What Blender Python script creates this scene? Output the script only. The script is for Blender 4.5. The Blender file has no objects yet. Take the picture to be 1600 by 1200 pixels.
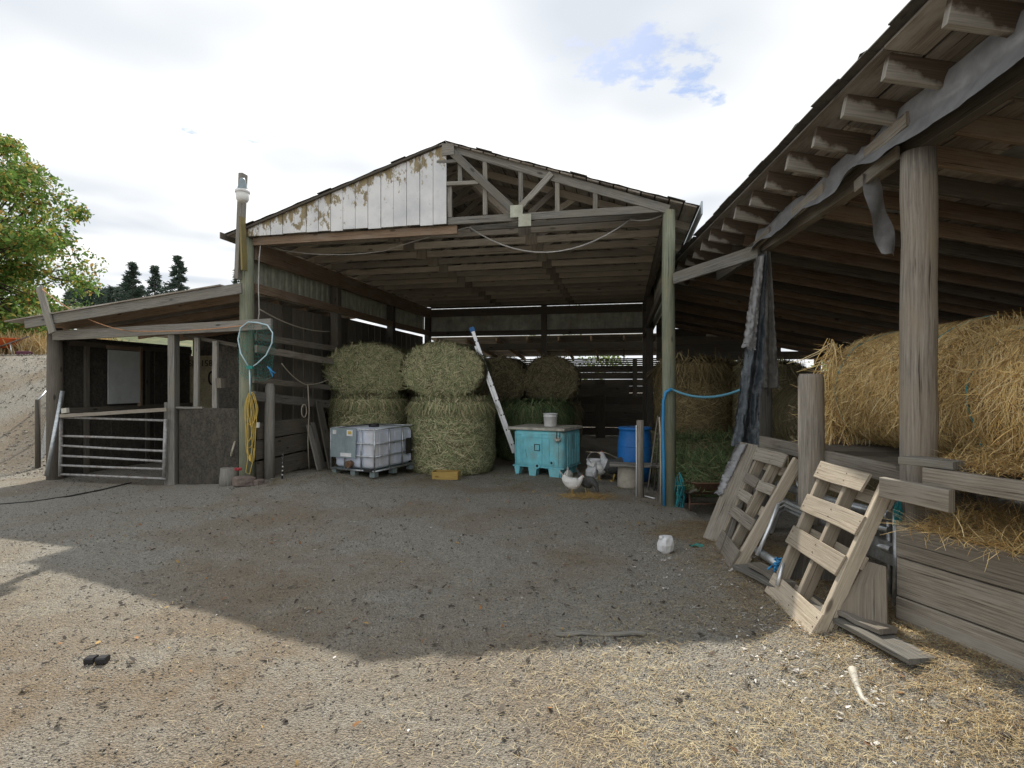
import bpy, math, random
import numpy as np
from mathutils import Vector, Matrix
random.seed(7); RNG = np.random.default_rng(11)
scene = bpy.context.scene
COL = scene.collection
# ---------------------------------------------------------------- camera, world, sun, exposure
EYE = 1.65; F = 850.0                       # eye height in metres, focal length in pixels of a 1600 px wide picture
cam_d = bpy.data.cameras.new('camera'); cam = bpy.data.objects.new('camera', cam_d); COL.objects.link(cam)
cam.location = (0, 0, EYE); cam.rotation_euler = (math.radians(90), 0, 0)
cam_d.sensor_width = 36; cam_d.lens = 36 * F / 1600; cam_d.clip_start = .05; cam_d.clip_end = 2000
scene.camera = cam
SUN = Vector((-.02, 1, 1.12)).normalized()
el = math.asin(SUN.z); az = math.atan2(SUN.x, SUN.y)
world = bpy.data.worlds.new('World'); scene.world = world; world.use_nodes = True
wt = world.node_tree; wt.nodes.clear()
def wn(t, **k):
    n = wt.nodes.new(t)
    for a, b in k.items(): setattr(n, a, b)
    return n
wo = wn('ShaderNodeOutputWorld'); bg1 = wn('ShaderNodeBackground'); bg2 = wn('ShaderNodeBackground'); wm = wn('ShaderNodeMixShader')
sky = wn('ShaderNodeTexSky', sky_type='NISHITA', sun_disc=False, sun_elevation=el, sun_rotation=az, altitude=600, dust_density=1.0)
bg1.inputs[1].default_value = .07
wt.links.new(sky.outputs[0], bg1.inputs[0])
tc = wn('ShaderNodeTexCoord')
sp = wn('ShaderNodeSeparateXYZ'); wt.links.new(tc.outputs['Generated'], sp.inputs[0])
# clouds live on a flat layer: direction / (height) gives perspective towards the horizon
zz = wn('ShaderNodeMath', operation='MAXIMUM'); zz.inputs[1].default_value = .08; wt.links.new(sp.outputs[2], zz.inputs[0])
dv = wn('ShaderNodeVectorMath', operation='DIVIDE'); cz = wn('ShaderNodeCombineXYZ')
for i in range(3): wt.links.new(zz.outputs[0], cz.inputs[i])
wt.links.new(tc.outputs['Generated'], dv.inputs[0]); wt.links.new(cz.outputs[0], dv.inputs[1])
n1 = wn('ShaderNodeTexNoise'); n1.inputs['Scale'].default_value = 2.2; n1.inputs['Detail'].default_value = 9; n1.inputs['Roughness'].default_value = .62
wt.links.new(dv.outputs[0], n1.inputs['Vector'])
n2 = wn('ShaderNodeTexNoise'); n2.inputs['Scale'].default_value = .8; n2.inputs['Detail'].default_value = 3
mp2 = wn('ShaderNodeMapping'); mp2.inputs['Location'].default_value = (3.3, 1.7, 0); wt.links.new(dv.outputs[0], mp2.inputs[0]); wt.links.new(mp2.outputs[0], n2.inputs['Vector'])
# a torn opening in the cloud layer, above and to the right of the barn
hole = Vector(((1025 - 800) / F, 1, (600 - 112) / F)).normalized(); hp = hole / hole.z
ds = wn('ShaderNodeVectorMath', operation='DISTANCE'); ds.inputs[1].default_value = hp; wt.links.new(dv.outputs[0], ds.inputs[0])
h1 = wn('ShaderNodeMath', operation='MULTIPLY_ADD'); h1.inputs[1].default_value = -1.35; h1.inputs[2].default_value = .645; wt.links.new(ds.outputs['Value'], h1.inputs[0])
h2 = wn('ShaderNodeMath', operation='MAXIMUM'); h2.inputs[1].default_value = 0; wt.links.new(h1.outputs[0], h2.inputs[0])
sub = wn('ShaderNodeMath', operation='MULTIPLY_ADD'); sub.inputs[1].default_value = -.50; wt.links.new(h2.outputs[0], sub.inputs[0]); wt.links.new(n1.outputs[0], sub.inputs[2])
rp = wn('ShaderNodeValToRGB'); rp.color_ramp.elements[0].position = .275; rp.color_ramp.elements[1].position = .335
wt.links.new(sub.outputs[0], rp.inputs[0])
# soft grey bellies in the white
cr = wn('ShaderNodeValToRGB'); cr.color_ramp.elements[0].position = .36; cr.color_ramp.elements[0].color = (.46, .49, .53, 1)
cr.color_ramp.elements[1].position = .60; cr.color_ramp.elements[1].color = (.72, .725, .72, 1)
wt.links.new(n2.outputs[0], cr.inputs[0]); wt.links.new(cr.outputs[0], bg2.inputs[0]); bg2.inputs[1].default_value = .82
wt.links.new(rp.outputs[0], wm.inputs[0]); wt.links.new(bg1.outputs[0], wm.inputs[1]); wt.links.new(bg2.outputs[0], wm.inputs[2])
wt.links.new(wm.outputs[0], wo.inputs[0])
sl = bpy.data.lights.new('sun', 'SUN'); sl.energy = 2.6; sl.angle = math.radians(.6); sl.color = (1, .93, .82)
so = bpy.data.objects.new('sun', sl); COL.objects.link(so); so.rotation_euler = SUN.to_track_quat('Z', 'Y').to_euler(); so.location = (0, 0, 30)
vs = scene.view_settings; vs.view_transform = 'Standard'; vs.look = 'None'; vs.exposure = 1.02; vs.gamma = 1
scene.render.engine = 'CYCLES'
try: scene.cycles.max_bounces = 9; scene.cycles.diffuse_bounces = 7
except Exception: pass
# ---------------------------------------------------------------- helpers
V = Vector
def P(x, y, Y): return V(((x - 800) / F * Y, Y, EYE + (600 - y) / F * Y))
def G(x, y, z=0.0): return P(x, y, F * (EYE - z) / (y - 600))
BR = V((2.13, 7.38, 0)); BU = V((-.9795, .2017, 0)); BA = V((.2017, .9795, 0))   # barn: right front post, across (to the left), into the depth
def B(w, v, z): p = BR + BU * w + BA * v; return V((p.x, p.y, z))
def FR(x, y, v=0.0):                        # pixel on the barn's front plane
    k = (x - 800) / F; o = BR + BA * v; w = (k * o.y - o.x) / (BU.x - k * BU.y); p = o + BU * w
    return V((p.x, p.y, EYE + (600 - y) / F * p.y))
def SD(x, y, w=6.5):                        # pixel on a plane running into the depth at a given w
    k = (x - 800) / F; o = BR + BU * w; v = (k * o.y - o.x) / (BA.x - k * BA.y); p = o + BA * v
    return V((p.x, p.y, EYE + (600 - y) / F * p.y))
SO = V((2.61, 3.52, 0)); SDir = V((.0797, .9968, 0)); SN = V((.9968, -.0797, 0))  # hay shed: near post, along the eave, towards its back
def S(o, t, z): p = SO + SN * o + SDir * t; return V((p.x, p.y, z))
def ss(a, b, x): t = np.clip((x - a) / (b - a), 0, 1); return t * t * (3 - 2 * t)
_H = RNG.random((256, 256))
def vnoise(x, y):
    x = np.asarray(x, float); y = np.asarray(y, float); xi = np.floor(x).astype(int); yi = np.floor(y).astype(int)
    fx = x - xi; fy = y - yi; fx = fx * fx * (3 - 2 * fx); fy = fy * fy * (3 - 2 * fy)
    h = lambda a, b: _H[a & 255, b & 255]
    return (h(xi, yi) * (1 - fx) + h(xi + 1, yi) * fx) * (1 - fy) + (h(xi, yi + 1) * (1 - fx) + h(xi + 1, yi + 1) * fx) * fy
def fbm(x, y, o=4):
    s = 0; a = .5
    for i in range(o): s = s + a * vnoise(x * 2 ** i + 17 * i, y * 2 ** i + 31 * i); a *= .5
    return s
def ground_z(x, y):
    x = np.asarray(x, float); y = np.asarray(y, float)
    z = .14 * np.exp(-((x + 3.2) / 1.3) ** 2 - ((y - 9.0) / 1.3) ** 2)
    z = z + .2 * ss(1.5, 2.4, x) * ss(6.2, 4.2, y)
    z = z - .12 * ss(2.2, 2.6, x) * ss(6.2, 7.0, y) * ss(20, 15, y)
    edge = -8.35 + .206 * (y - 9.46)
    bank = ss(10.0, 15.8, y) * 2.5 * ss(0, 1.6, edge - x)
    z = z + bank
    return z
class MB:
    def __init__(s): s.v = []; s.f = []; s.uv = []; s.sm = []
    def add(s, vs, fs, uvs=None, smooth=False):
        b = len(s.v); s.v.extend([tuple(p) for p in vs])
        for i, f in enumerate(fs):
            s.f.append([b + k for k in f]); s.sm.append(smooth)
            s.uv.append(uvs[i] if uvs else [(vs[k][0] * .5 + vs[k][1] * .5, vs[k][2]) for k in f])
        return s
    def beam(s, p, q, w, h, up=(0, 0, 1), n=1, jit=0.0, cham=0.0, twist=0.0):
        """board from p to q: w across, h along up"""
        p = V(p); q = V(q); d = (q - p); L = d.length; d = d / L
        sd = d.cross(V(up)); sd = sd.normalized() if sd.length > 1e-5 else V((1, 0, 0)); u2 = sd.cross(d).normalized()
        c = cham
        prof = [(-w/2, -h/2), (w/2, -h/2), (w/2, h/2), (-w/2, h/2)] if c <= 0 else \
               [(-w/2 + c, -h/2), (w/2 - c, -h/2), (w/2, -h/2 + c), (w/2, h/2 - c), (w/2 - c, h/2), (-w/2 + c, h/2), (-w/2, h/2 - c), (-w/2, -h/2 + c)]
        m = len(prof); per = [0]
        for i in range(m): a = prof[i]; b = prof[(i + 1) % m]; per.append(per[-1] + math.hypot(a[0] - b[0], a[1] - b[1]))
        vs = []; ou = random.random() * 40; ov = random.random() * 40
        for k in range(n + 1):
            t = k / n; c0 = p + d * (L * t) + sd * random.uniform(-jit, jit) + u2 * random.uniform(-jit, jit); a = twist * (t - .5)
            for (x, y) in prof:
                x2 = x * math.cos(a) - y * math.sin(a); y2 = x * math.sin(a) + y * math.cos(a)
                vs.append(c0 + sd * x2 + u2 * y2)
        fs = []; uvs = []
        for k in range(n):
            for i in range(m):
                j = (i + 1) % m
                fs.append((k*m + i, k*m + j, (k+1)*m + j, (k+1)*m + i))
                u0 = ou + L * k / n; u1 = ou + L * (k + 1) / n
                uvs.append([(u0, ov + per[i]), (u0, ov + per[i+1]), (u1, ov + per[i+1]), (u1, ov + per[i])])
        fs.append(tuple(range(m))[::-1]); uvs.append([(ou + prof[i][1] * .1, ov + prof[i][0]) for i in range(m)][::-1])
        fs.append(tuple(n*m + i for i in range(m))); uvs.append([(ou + prof[i][1] * .1, ov + prof[i][0]) for i in range(m)])
        return s.add(vs, fs, uvs)
    def tube(s, pts, r, seg=8, caps=True, closed=False, smooth=True):
        pts = [V(p) for p in pts]; n = len(pts); rs = r if hasattr(r, '__len__') else [r] * n
        t0 = (pts[1] - pts[0]).normalized(); ref = V((0, 0, 1)) if abs(t0.z) < .9 else V((1, 0, 0)); nrm = t0.cross(ref).normalized()
        vs = []; ou = random.random() * 20; ln = [0.0]
        for k in range(n):
            a = pts[k - 1] if (k > 0 or closed) else pts[0]; b = pts[(k + 1) % n] if (k < n - 1 or closed) else pts[-1]
            t = (b - a).normalized(); nrm = (nrm - t * nrm.dot(t)); nrm = nrm.normalized() if nrm.length > 1e-6 else t.orthogonal().normalized(); bn = t.cross(nrm)
            if k: ln.append(ln[-1] + (pts[k] - pts[k-1]).length)
            for i in range(seg): a2 = 2 * math.pi * i / seg; vs.append(pts[k] + (nrm * math.cos(a2) + bn * math.sin(a2)) * rs[k])
        fs = []; uvs = []; ln.append(ln[-1] + .1); per = 2 * math.pi * max(rs) / seg
        for k in range(n if closed else n - 1):
            k2 = (k + 1) % n
            for i in range(seg):
                j = (i + 1) % seg; fs.append((k*seg + i, k*seg + j, k2*seg + j, k2*seg + i))
                uvs.append([(ou + ln[k], i*per), (ou + ln[k], (i+1)*per), (ou + ln[k+1], (i+1)*per), (ou + ln[k+1], i*per)])
        s.add(vs, fs, uvs, smooth)
        if caps and not closed:
            b = len(s.v) - len(vs)
            for st, rev in ((0, True), ((n-1)*seg, False)):
                idx = [b + st + i for i in range(seg)]; s.f.append(idx[::-1] if rev else idx); s.sm.append(False)
                s.uv.append([(math.cos(6.283*i/seg) * .03, math.sin(6.283*i/seg) * .03) for i in range(seg)])
        return s
    def lathe(s, prof, c, seg=24, smooth=True, cap=True):
        c = V(c); vs = []
        for (r, z) in prof:
            for i in range(seg): a = 2*math.pi*i/seg; vs.append(c + V((r*math.cos(a), r*math.sin(a), z)))
        fs = []; uvs = []
        for k in range(len(prof) - 1):
            for i in range(seg):
                j = (i+1) % seg; fs.append((k*seg+i, k*seg+j, (k+1)*seg+j, (k+1)*seg+i))
                uvs.append([(prof[k][1], i/seg), (prof[k][1], (i+1)/seg), (prof[k+1][1], (i+1)/seg), (prof[k+1][1], i/seg)])
        s.add(vs, fs, uvs, smooth)
        if cap:
            b = len(s.v) - len(vs); n = len(prof)
            for st, rev in ((0, True), ((n-1)*seg, False)):
                idx = [b+st+i for i in range(seg)]; s.f.append(idx[::-1] if rev else idx); s.sm.append(False); s.uv.append([(0, 0)]*seg)
        return s
    def slab(s, a, b, c, d, t):
        """quad a b c d given a thickness t along its normal"""
        a, b, c, d = V(a), V(b), V(c), V(d); n = (b - a).cross(d - a).normalized() * t
        vs = [a, b, c, d, a + n, b + n, c + n, d + n]; L = (b - a).length; H = (d - a).length; o = random.random() * 9
        q = [(o, o), (o, o + L), (o + H, o + L), (o + H, o)]
        e = [(o, o), (o + L, o), (o + L, o + t), (o, o + t)]
        return s.add(vs, [(3, 2, 1, 0), (4, 5, 6, 7), (0, 1, 5, 4), (1, 2, 6, 5), (2, 3, 7, 6), (3, 0, 4, 7)], [q[::-1], q, e, e, e, e])
    def surf(s, fn, nu, nv, smooth=True, uvs=(1, 1)):
        vs = [fn(i / nu, j / nv) for j in range(nv + 1) for i in range(nu + 1)]; fs = []; uv = []
        for j in range(nv):
            for i in range(nu):
                a = j*(nu+1)+i; fs.append((a, a+1, a+nu+2, a+nu+1))
                uv.append([(i/nu*uvs[0], j/nv*uvs[1]), ((i+1)/nu*uvs[0], j/nv*uvs[1]), ((i+1)/nu*uvs[0], (j+1)/nv*uvs[1]), (i/nu*uvs[0], (j+1)/nv*uvs[1])])
        return s.add(vs, fs, uv, smooth)
    def mesh(s, name, origin=V((0, 0, 0))):
        me = bpy.data.meshes.new(name); o = V(origin)
        me.from_pydata([(x - o.x, y - o.y, z - o.z) for (x, y, z) in s.v], [], s.f)
        l = me.uv_layers.new(name='UVMap'); flat = [c for f in s.uv for uv in f for c in uv]; l.data.foreach_set('uv', flat)
        me.polygons.foreach_set('use_smooth', s.sm); me.update(); return me
    def build(s, name, mat, root, parent=None, label=None, kind=None):
        """a part: root is the Empty whose location is the local origin"""
        me = s.mesh(name, root.location); me.materials.append(mat)
        o = bpy.data.objects.new(name, me); COL.objects.link(o); o.parent = parent or root
        if label: o['label'] = label
        if kind: o['kind'] = kind
        return o
    def single(s, name, mat, loc, label, cat, group=None, kind=None):
        """a thing that is one mesh"""
        me = s.mesh(name, V(loc)); me.materials.append(mat); o = bpy.data.objects.new(name, me); COL.objects.link(o); o.location = loc
        if label: o['label'] = label
        if cat: o['category'] = cat
        if group: o['group'] = group
        if kind: o['kind'] = kind
        return o
def thing(name, label, cat, loc, group=None):
    o = bpy.data.objects.new(name, None); COL.objects.link(o); o.location = loc; o.empty_display_size = .2
    o['label'] = label; o['category'] = cat
    if group: o['group'] = group
    return o
def dup(root, loc, rz, label, scale=1, group=None):
    def cp(o, par):
        c = o.copy(); COL.objects.link(c); c.parent = par
        for ch in o.children: cp(ch, c)
        return c
    r = cp(root, None); r.location = loc; r.rotation_euler = (0, 0, rz); r.scale = (scale,)*3; r['label'] = label
    if group: r['group'] = group
    return r
def raw(name, verts, quads, mats, cols=None, matidx=None):
    """fast numpy mesh of quads (or tris) with a per-vertex colour"""
    me = bpy.data.meshes.new(name); nv = len(verts); k = quads.shape[1]; nf = len(quads)
    me.vertices.add(nv); me.vertices.foreach_set('co', np.asarray(verts, np.float32).ravel())
    me.loops.add(nf * k); me.loops.foreach_set('vertex_index', quads.astype(np.int32).ravel())
    me.polygons.add(nf); me.polygons.foreach_set('loop_start', (np.arange(nf) * k).astype(np.int32)); me.polygons.foreach_set('loop_total', np.full(nf, k, np.int32))
    if cols is not None:
        a = me.color_attributes.new('Col', 'FLOAT_COLOR', 'POINT'); c4 = np.ones((nv, 4), np.float32); c4[:, :3] = cols; a.data.foreach_set('color', c4.ravel())
    me.update(calc_edges=True); me.validate()
    for m in mats: me.materials.append(m)
    return me
def obj_of(me, name, loc=(0, 0, 0), parent=None, **props):
    o = bpy.data.objects.new(name, me); COL.objects.link(o); o.location = loc
    if parent: o.parent = parent
    for k, v in props.items():
        if v is not None: o[k] = v
    return o
def ribbons(Pt, T, N, L, W, cols, curl=.25, seg=2):
    """curved ribbons: start points, directions, surface normals -> verts, quads, colours"""
    n = len(Pt); T = T / np.linalg.norm(T, axis=1, keepdims=True); side = np.cross(T, N); side /= (np.linalg.norm(side, axis=1, keepdims=True) + 1e-9)
    bend = (RNG.random((n, 1)) - .5) * 2 * curl; lift = RNG.random((n, 1)) * curl
    vs = []; L = L.reshape(-1, 1); W = W.reshape(-1, 1)
    for k in range(seg + 1):
        t = k / seg; c = Pt + T * L * t + side * (bend * L * t * t) + N * (lift * L * (t - t * t) * .6 + .004)
        w = W * (1 if k < seg else .4); vs.append(c - side * w * .5); vs.append(c + side * w * .5)
    v = np.stack(vs, 1).reshape(-1, 3); m = 2 * (seg + 1); base = (np.arange(n) * m)[:, None]
    q = np.concatenate([base + np.array([[2*k, 2*k+1, 2*k+3, 2*k+2]]) for k in range(seg)], 0)
    return v, q, np.repeat(cols, m, 0)
# ---------------------------------------------------------------- materials
def mat(name):
    m = bpy.data.materials.new(name); m.use_nodes = True; nt = m.node_tree; b = nt.nodes['Principled BSDF']; return m, nt, b
def nd(nt, t, **k):
    n = nt.nodes.new(t)
    for a, b in k.items(): setattr(n, a, b)
    return n
def ramp(nt, src, stops):
    r = nd(nt, 'ShaderNodeValToRGB'); e = r.color_ramp.elements
    while len(e) < len(stops): e.new(.5)
    for i, (p, c) in enumerate(stops): e[i].position = p; e[i].color = (*c, 1) if len(c) == 3 else c
    nt.links.new(src, r.inputs[0]); return r.outputs[0]
def noise(nt, vec, scale, detail=4, rough=.6):
    n = nd(nt, 'ShaderNodeTexNoise'); n.inputs['Scale'].default_value = scale; n.inputs['Detail'].default_value = detail; n.inputs['Roughness'].default_value = rough
    if vec is not None: nt.links.new(vec, n.inputs['Vector'])
    return n.outputs[0]
def mapped(nt, out, scale, loc=(0, 0, 0)):
    m = nd(nt, 'ShaderNodeMapping'); m.inputs['Scale'].default_value = scale; m.inputs['Location'].default_value = loc; nt.links.new(out, m.inputs[0]); return m.outputs[0]
def mixc(nt, fac, a, b, mode='MIX'):
    m = nd(nt, 'ShaderNodeMix', data_type='RGBA', blend_type=mode)
    if isinstance(fac, (int, float)): m.inputs[0].default_value = fac
    else: nt.links.new(fac, m.inputs[0])
    for i, x in ((6, a), (7, b)):
        if isinstance(x, tuple): m.inputs[i].default_value = (*x, 1)
        else: nt.links.new(x, m.inputs[i])
    return m.outputs[2]
def bump(nt, b, h, strength=.4, dist=.01):
    n = nd(nt, 'ShaderNodeBump'); n.inputs['Strength'].default_value = strength; n.inputs['Distance'].default_value = dist
    nt.links.new(h, n.inputs['Height']); nt.links.new(n.outputs[0], b.inputs['Normal'])
def wood(name, dark, light, stain=None, rough=.85, grain=1.0, bumpy=.5, var=.35):
    m, nt, b = mat(name); uv = nd(nt, 'ShaderNodeTexCoord'); oi = nd(nt, 'ShaderNodeObjectInfo')
    off = nd(nt, 'ShaderNodeVectorMath', operation='ADD'); rv = nd(nt, 'ShaderNodeCombineXYZ'); mu = nd(nt, 'ShaderNodeMath', operation='MULTIPLY'); mu.inputs[1].default_value = 37
    nt.links.new(oi.outputs['Random'], mu.inputs[0]); nt.links.new(mu.outputs[0], rv.inputs[0]); nt.links.new(mu.outputs[0], rv.inputs[1])
    nt.links.new(uv.outputs['UV'], off.inputs[0]); nt.links.new(rv.outputs[0], off.inputs[1])
    g0 = noise(nt, mapped(nt, off.outputs[0], (1.6, 60 * grain, 1)), 1.6, 8, .75)
    crk = noise(nt, mapped(nt, off.outputs[0], (1.1, 75 * grain, 1), (3, 7, 0)), 1.0, 3, .55)
    g1 = nd(nt, 'ShaderNodeMath', operation='SUBTRACT'); nt.links.new(g0, g1.inputs[0]); nt.links.new(ramp(nt, crk, [(.30, (.45, .45, .45)), (.36, (0, 0, 0))]), g1.inputs[1]); g = g1.outputs[0]
    c = ramp(nt, g, [(.12, tuple(x * .4 for x in dark)), (.34, dark), (.52, tuple((a + c2) / 2 for a, c2 in zip(dark, light))), (.70, light)])
    bl = noise(nt, mapped(nt, off.outputs[0], (1.1, 3.0, 1)), 1.7, 4, .6)
    if stain: c = mixc(nt, ramp(nt, bl, [(.48, (0, 0, 0)), (.68, (.85, .85, .85))]), c, stain)
    br = nd(nt, 'ShaderNodeMath', operation='MULTIPLY_ADD'); br.inputs[1].default_value = var * 1.6; br.inputs[2].default_value = 1 - var; nt.links.new(oi.outputs['Random'], br.inputs[0])
    bb = nd(nt, 'ShaderNodeMath', operation='MULTIPLY_ADD'); bb.inputs[1].default_value = .6; nt.links.new(bl, bb.inputs[0]); bb.inputs[2].default_value = .7
    b2 = nd(nt, 'ShaderNodeMath', operation='MULTIPLY'); nt.links.new(br.outputs[0], b2.inputs[0]); nt.links.new(bb.outputs[0], b2.inputs[1])
    cc = nd(nt, 'ShaderNodeCombineColor')
    for i in range(3): nt.links.new(b2.outputs[0], cc.inputs[i])
    c = mixc(nt, 1.0, c, cc.outputs[0], 'MULTIPLY')
    # knots
    vo = nd(nt, 'ShaderNodeTexVoronoi'); vo.inputs['Scale'].default_value = 1; nt.links.new(mapped(nt, off.outputs[0], (2.1, 5.5, 1)), vo.inputs['Vector'])
    c = mixc(nt, ramp(nt, vo.outputs['Distance'], [(.07, (.8, .8, .8)), (.13, (0, 0, 0))]), c, tuple(x * .45 for x in dark))
    nt.links.new(c, b.inputs['Base Color']); b.inputs['Roughness'].default_value = rough; b.inputs['Specular IOR Level'].default_value = .25
    bump(nt, b, g, bumpy, .006); return m
def plain(name, col, rough=.6, metal=0.0, var=.25, scale=14, dirt=None, bmp=.0, spec=.4, trans=0.0):
    m, nt, b = mat(name); tc2 = nd(nt, 'ShaderNodeTexCoord'); n = noise(nt, tc2.outputs['Object'], scale, 5, .65)
    c = ramp(nt, n, [(.3, tuple(x * (1 - var) for x in col)), (.7, tuple(min(1, x * (1 + var)) for x in col))])
    if dirt:
        n2 = noise(nt, mapped(nt, tc2.outputs['Object'], (1, 1, .5)), scale * .35, 6, .7); c = mixc(nt, ramp(nt, n2, [(.5, (0, 0, 0)), (.7, (.9, .9, .9))]), c, dirt)
    nt.links.new(c, b.inputs['Base Color']); b.inputs['Roughness'].default_value = rough; b.inputs['Metallic'].default_value = metal; b.inputs['Specular IOR Level'].default_value = spec
    if bmp: bump(nt, b, n, bmp, .01)
    return m
def strawmat(name, rough=.75, transl=.0):
    m, nt, b = mat(name); a = nd(nt, 'ShaderNodeVertexColor', layer_name='Col'); nt.links.new(a.outputs[0], b.inputs['Base Color']); b.inputs['Roughness'].default_value = rough; b.inputs['Specular IOR Level'].default_value = .25
    if transl:
        tr = nd(nt, 'ShaderNodeBsdfTranslucent'); nt.links.new(a.outputs[0], tr.inputs[0]); mx = nd(nt, 'ShaderNodeMixShader'); mx.inputs[0].default_value = transl
        nt.links.new(b.outputs[0], mx.inputs[1]); nt.links.new(tr.outputs[0], mx.inputs[2]); nt.links.new(mx.outputs[0], nt.nodes['Material Output'].inputs[0])
    return m
M = {}
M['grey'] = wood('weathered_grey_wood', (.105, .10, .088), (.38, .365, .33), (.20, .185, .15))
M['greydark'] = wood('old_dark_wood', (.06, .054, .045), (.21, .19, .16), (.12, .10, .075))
M['brown'] = wood('brown_rafter_wood', (.13, .092, .064), (.38, .275, .19), (.25, .21, .17))
M['truss'] = wood('truss_wood', (.27, .24, .20), (.58, .53, .45), (.42, .38, .32))
M['deck'] = wood('roof_deck_wood', (.15, .13, .11), (.42, .37, .31), (.42, .40, .37), var=.4)
M['plank'] = wood('weathered_plank_wood', (.115, .098, .078), (.38, .34, .28), (.26, .245, .215))
M['pallet'] = wood('pallet_wood', (.24, .195, .14), (.60, .53, .425), (.33, .29, .23), bumpy=.5, var=.35)
M['palletgrey'] = wood('aged_pallet_wood', (.15, .13, .105), (.46, .415, .35), (.28, .255, .21))
M['greenpost'] = wood('green_treated_post', (.15, .17, .12), (.36, .38, .28), (.27, .25, .17), grain=.6)
M['post'] = wood('round_post_wood', (.14, .122, .10), (.45, .41, .355), (.27, .225, .17), grain=.7, bumpy=.8, var=.12)
def tailwood():       # rafter ends: pale at the outer lower corner, dark towards the upper inner one
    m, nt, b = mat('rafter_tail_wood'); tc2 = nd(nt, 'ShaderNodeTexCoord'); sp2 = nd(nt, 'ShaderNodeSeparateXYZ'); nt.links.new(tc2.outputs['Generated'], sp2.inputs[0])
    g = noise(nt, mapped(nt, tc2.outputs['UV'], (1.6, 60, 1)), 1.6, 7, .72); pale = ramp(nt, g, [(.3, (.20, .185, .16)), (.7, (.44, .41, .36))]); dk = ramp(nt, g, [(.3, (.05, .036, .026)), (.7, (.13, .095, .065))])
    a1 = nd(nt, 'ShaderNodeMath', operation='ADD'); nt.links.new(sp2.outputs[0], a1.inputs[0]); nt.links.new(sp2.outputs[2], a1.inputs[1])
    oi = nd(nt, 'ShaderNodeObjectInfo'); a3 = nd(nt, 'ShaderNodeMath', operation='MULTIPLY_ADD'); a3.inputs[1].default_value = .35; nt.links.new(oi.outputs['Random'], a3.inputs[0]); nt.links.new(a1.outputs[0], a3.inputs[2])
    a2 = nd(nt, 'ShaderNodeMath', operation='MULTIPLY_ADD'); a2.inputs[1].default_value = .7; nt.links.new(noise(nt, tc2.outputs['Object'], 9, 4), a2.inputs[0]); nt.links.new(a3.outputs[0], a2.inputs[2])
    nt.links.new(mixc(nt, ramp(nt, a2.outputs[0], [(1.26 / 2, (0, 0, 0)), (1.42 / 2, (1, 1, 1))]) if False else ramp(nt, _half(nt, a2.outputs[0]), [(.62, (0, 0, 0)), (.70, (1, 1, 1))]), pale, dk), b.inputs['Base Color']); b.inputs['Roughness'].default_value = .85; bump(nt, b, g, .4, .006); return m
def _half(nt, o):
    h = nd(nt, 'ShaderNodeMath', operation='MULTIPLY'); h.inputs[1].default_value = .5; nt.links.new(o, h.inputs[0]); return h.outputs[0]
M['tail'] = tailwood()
M['yellowgrey'] = wood('lichen_wood', (.13, .11, .06), (.34, .28, .13), (.28, .22, .07))
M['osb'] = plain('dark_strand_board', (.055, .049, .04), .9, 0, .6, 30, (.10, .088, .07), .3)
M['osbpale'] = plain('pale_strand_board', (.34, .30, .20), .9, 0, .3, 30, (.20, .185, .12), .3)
M['ply'] = wood('split_plywood', (.13, .11, .085), (.30, .26, .21), (.2, .17, .13))
def siding():
    m, nt, b = mat('peeling_white_paint'); tc2 = nd(nt, 'ShaderNodeTexCoord'); sp2 = nd(nt, 'ShaderNodeSeparateXYZ'); nt.links.new(tc2.outputs['UV'], sp2.inputs[0])
    n = noise(nt, mapped(nt, tc2.outputs['Object'], (1, 1, .55)), 6.5, 8, .72); n2 = noise(nt, tc2.outputs['Object'], 34, 5, .7)
    ga = nd(nt, 'ShaderNodeMath', operation='MULTIPLY_ADD'); ga.inputs[1].default_value = -.34; nt.links.new(sp2.outputs[0], ga.inputs[0]); nt.links.new(n, ga.inputs[2])
    k = ramp(nt, ga.outputs[0], [(.44, (0, 0, 0)), (.475, (1, 1, 1))])
    sp3 = ramp(nt, n2, [(.655, (0, 0, 0)), (.69, (.85, .85, .85))])
    mm = nd(nt, 'ShaderNodeMath', operation='MAXIMUM'); nt.links.new(k, mm.inputs[0]); nt.links.new(sp3, mm.inputs[1])
    wd = ramp(nt, noise(nt, mapped(nt, tc2.outputs['UV'], (2, 40, 1)), 1.5, 4), [(.35, (.13, .11, .08)), (.6, (.34, .27, .14)), (.75, (.36, .36, .35))])
    wh = ramp(nt, noise(nt, tc2.outputs['Object'], 2.3, 5), [(.3, (.52, .54, .56)), (.6, (.72, .725, .73))])
    nt.links.new(mixc(nt, mm.outputs[0], wh, wd), b.inputs['Base Color']); b.inputs['Roughness'].default_value = .7; bump(nt, b, mm.outputs[0], -.3, .004); return m
M['siding'] = siding()
M['metalside'] = plain('weathered_metal_siding', (.46, .48, .40), .55, .0, .3, 5, (.28, .26, .19))
M['galv'] = plain('galvanised_steel', (.50, .53, .55), .42, .85, .25, 20, (.22, .20, .18))
M['gate'] = plain('rusty_gate_paint', (.36, .36, .355), .65, .2, .35, 24, (.17, .11, .07))
M['alu'] = plain('ladder_aluminium', (.74, .76, .78), .38, .75, .12, 20)
M['black'] = plain('black_plastic', (.02, .02, .022), .5, 0, .2, 20)
M['roofing'] = plain('ragged_roofing', (.075, .07, .065), .9, 0, .4, 9, (.13, .12, .10), .4)
M['roofmetal'] = plain('pale_roof_metal', (.36, .42, .46), .45, .5, .2, 4, (.25, .22, .18))
M['panel'] = plain('grey_roof_panel', (.24, .255, .26), .6, .2, .25, 7, (.13, .12, .11))
M['teal'] = plain('teal_plastic', (.20, .59, .68), .5, 0, .16, 6, (.27, .33, .29), .08)
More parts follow.
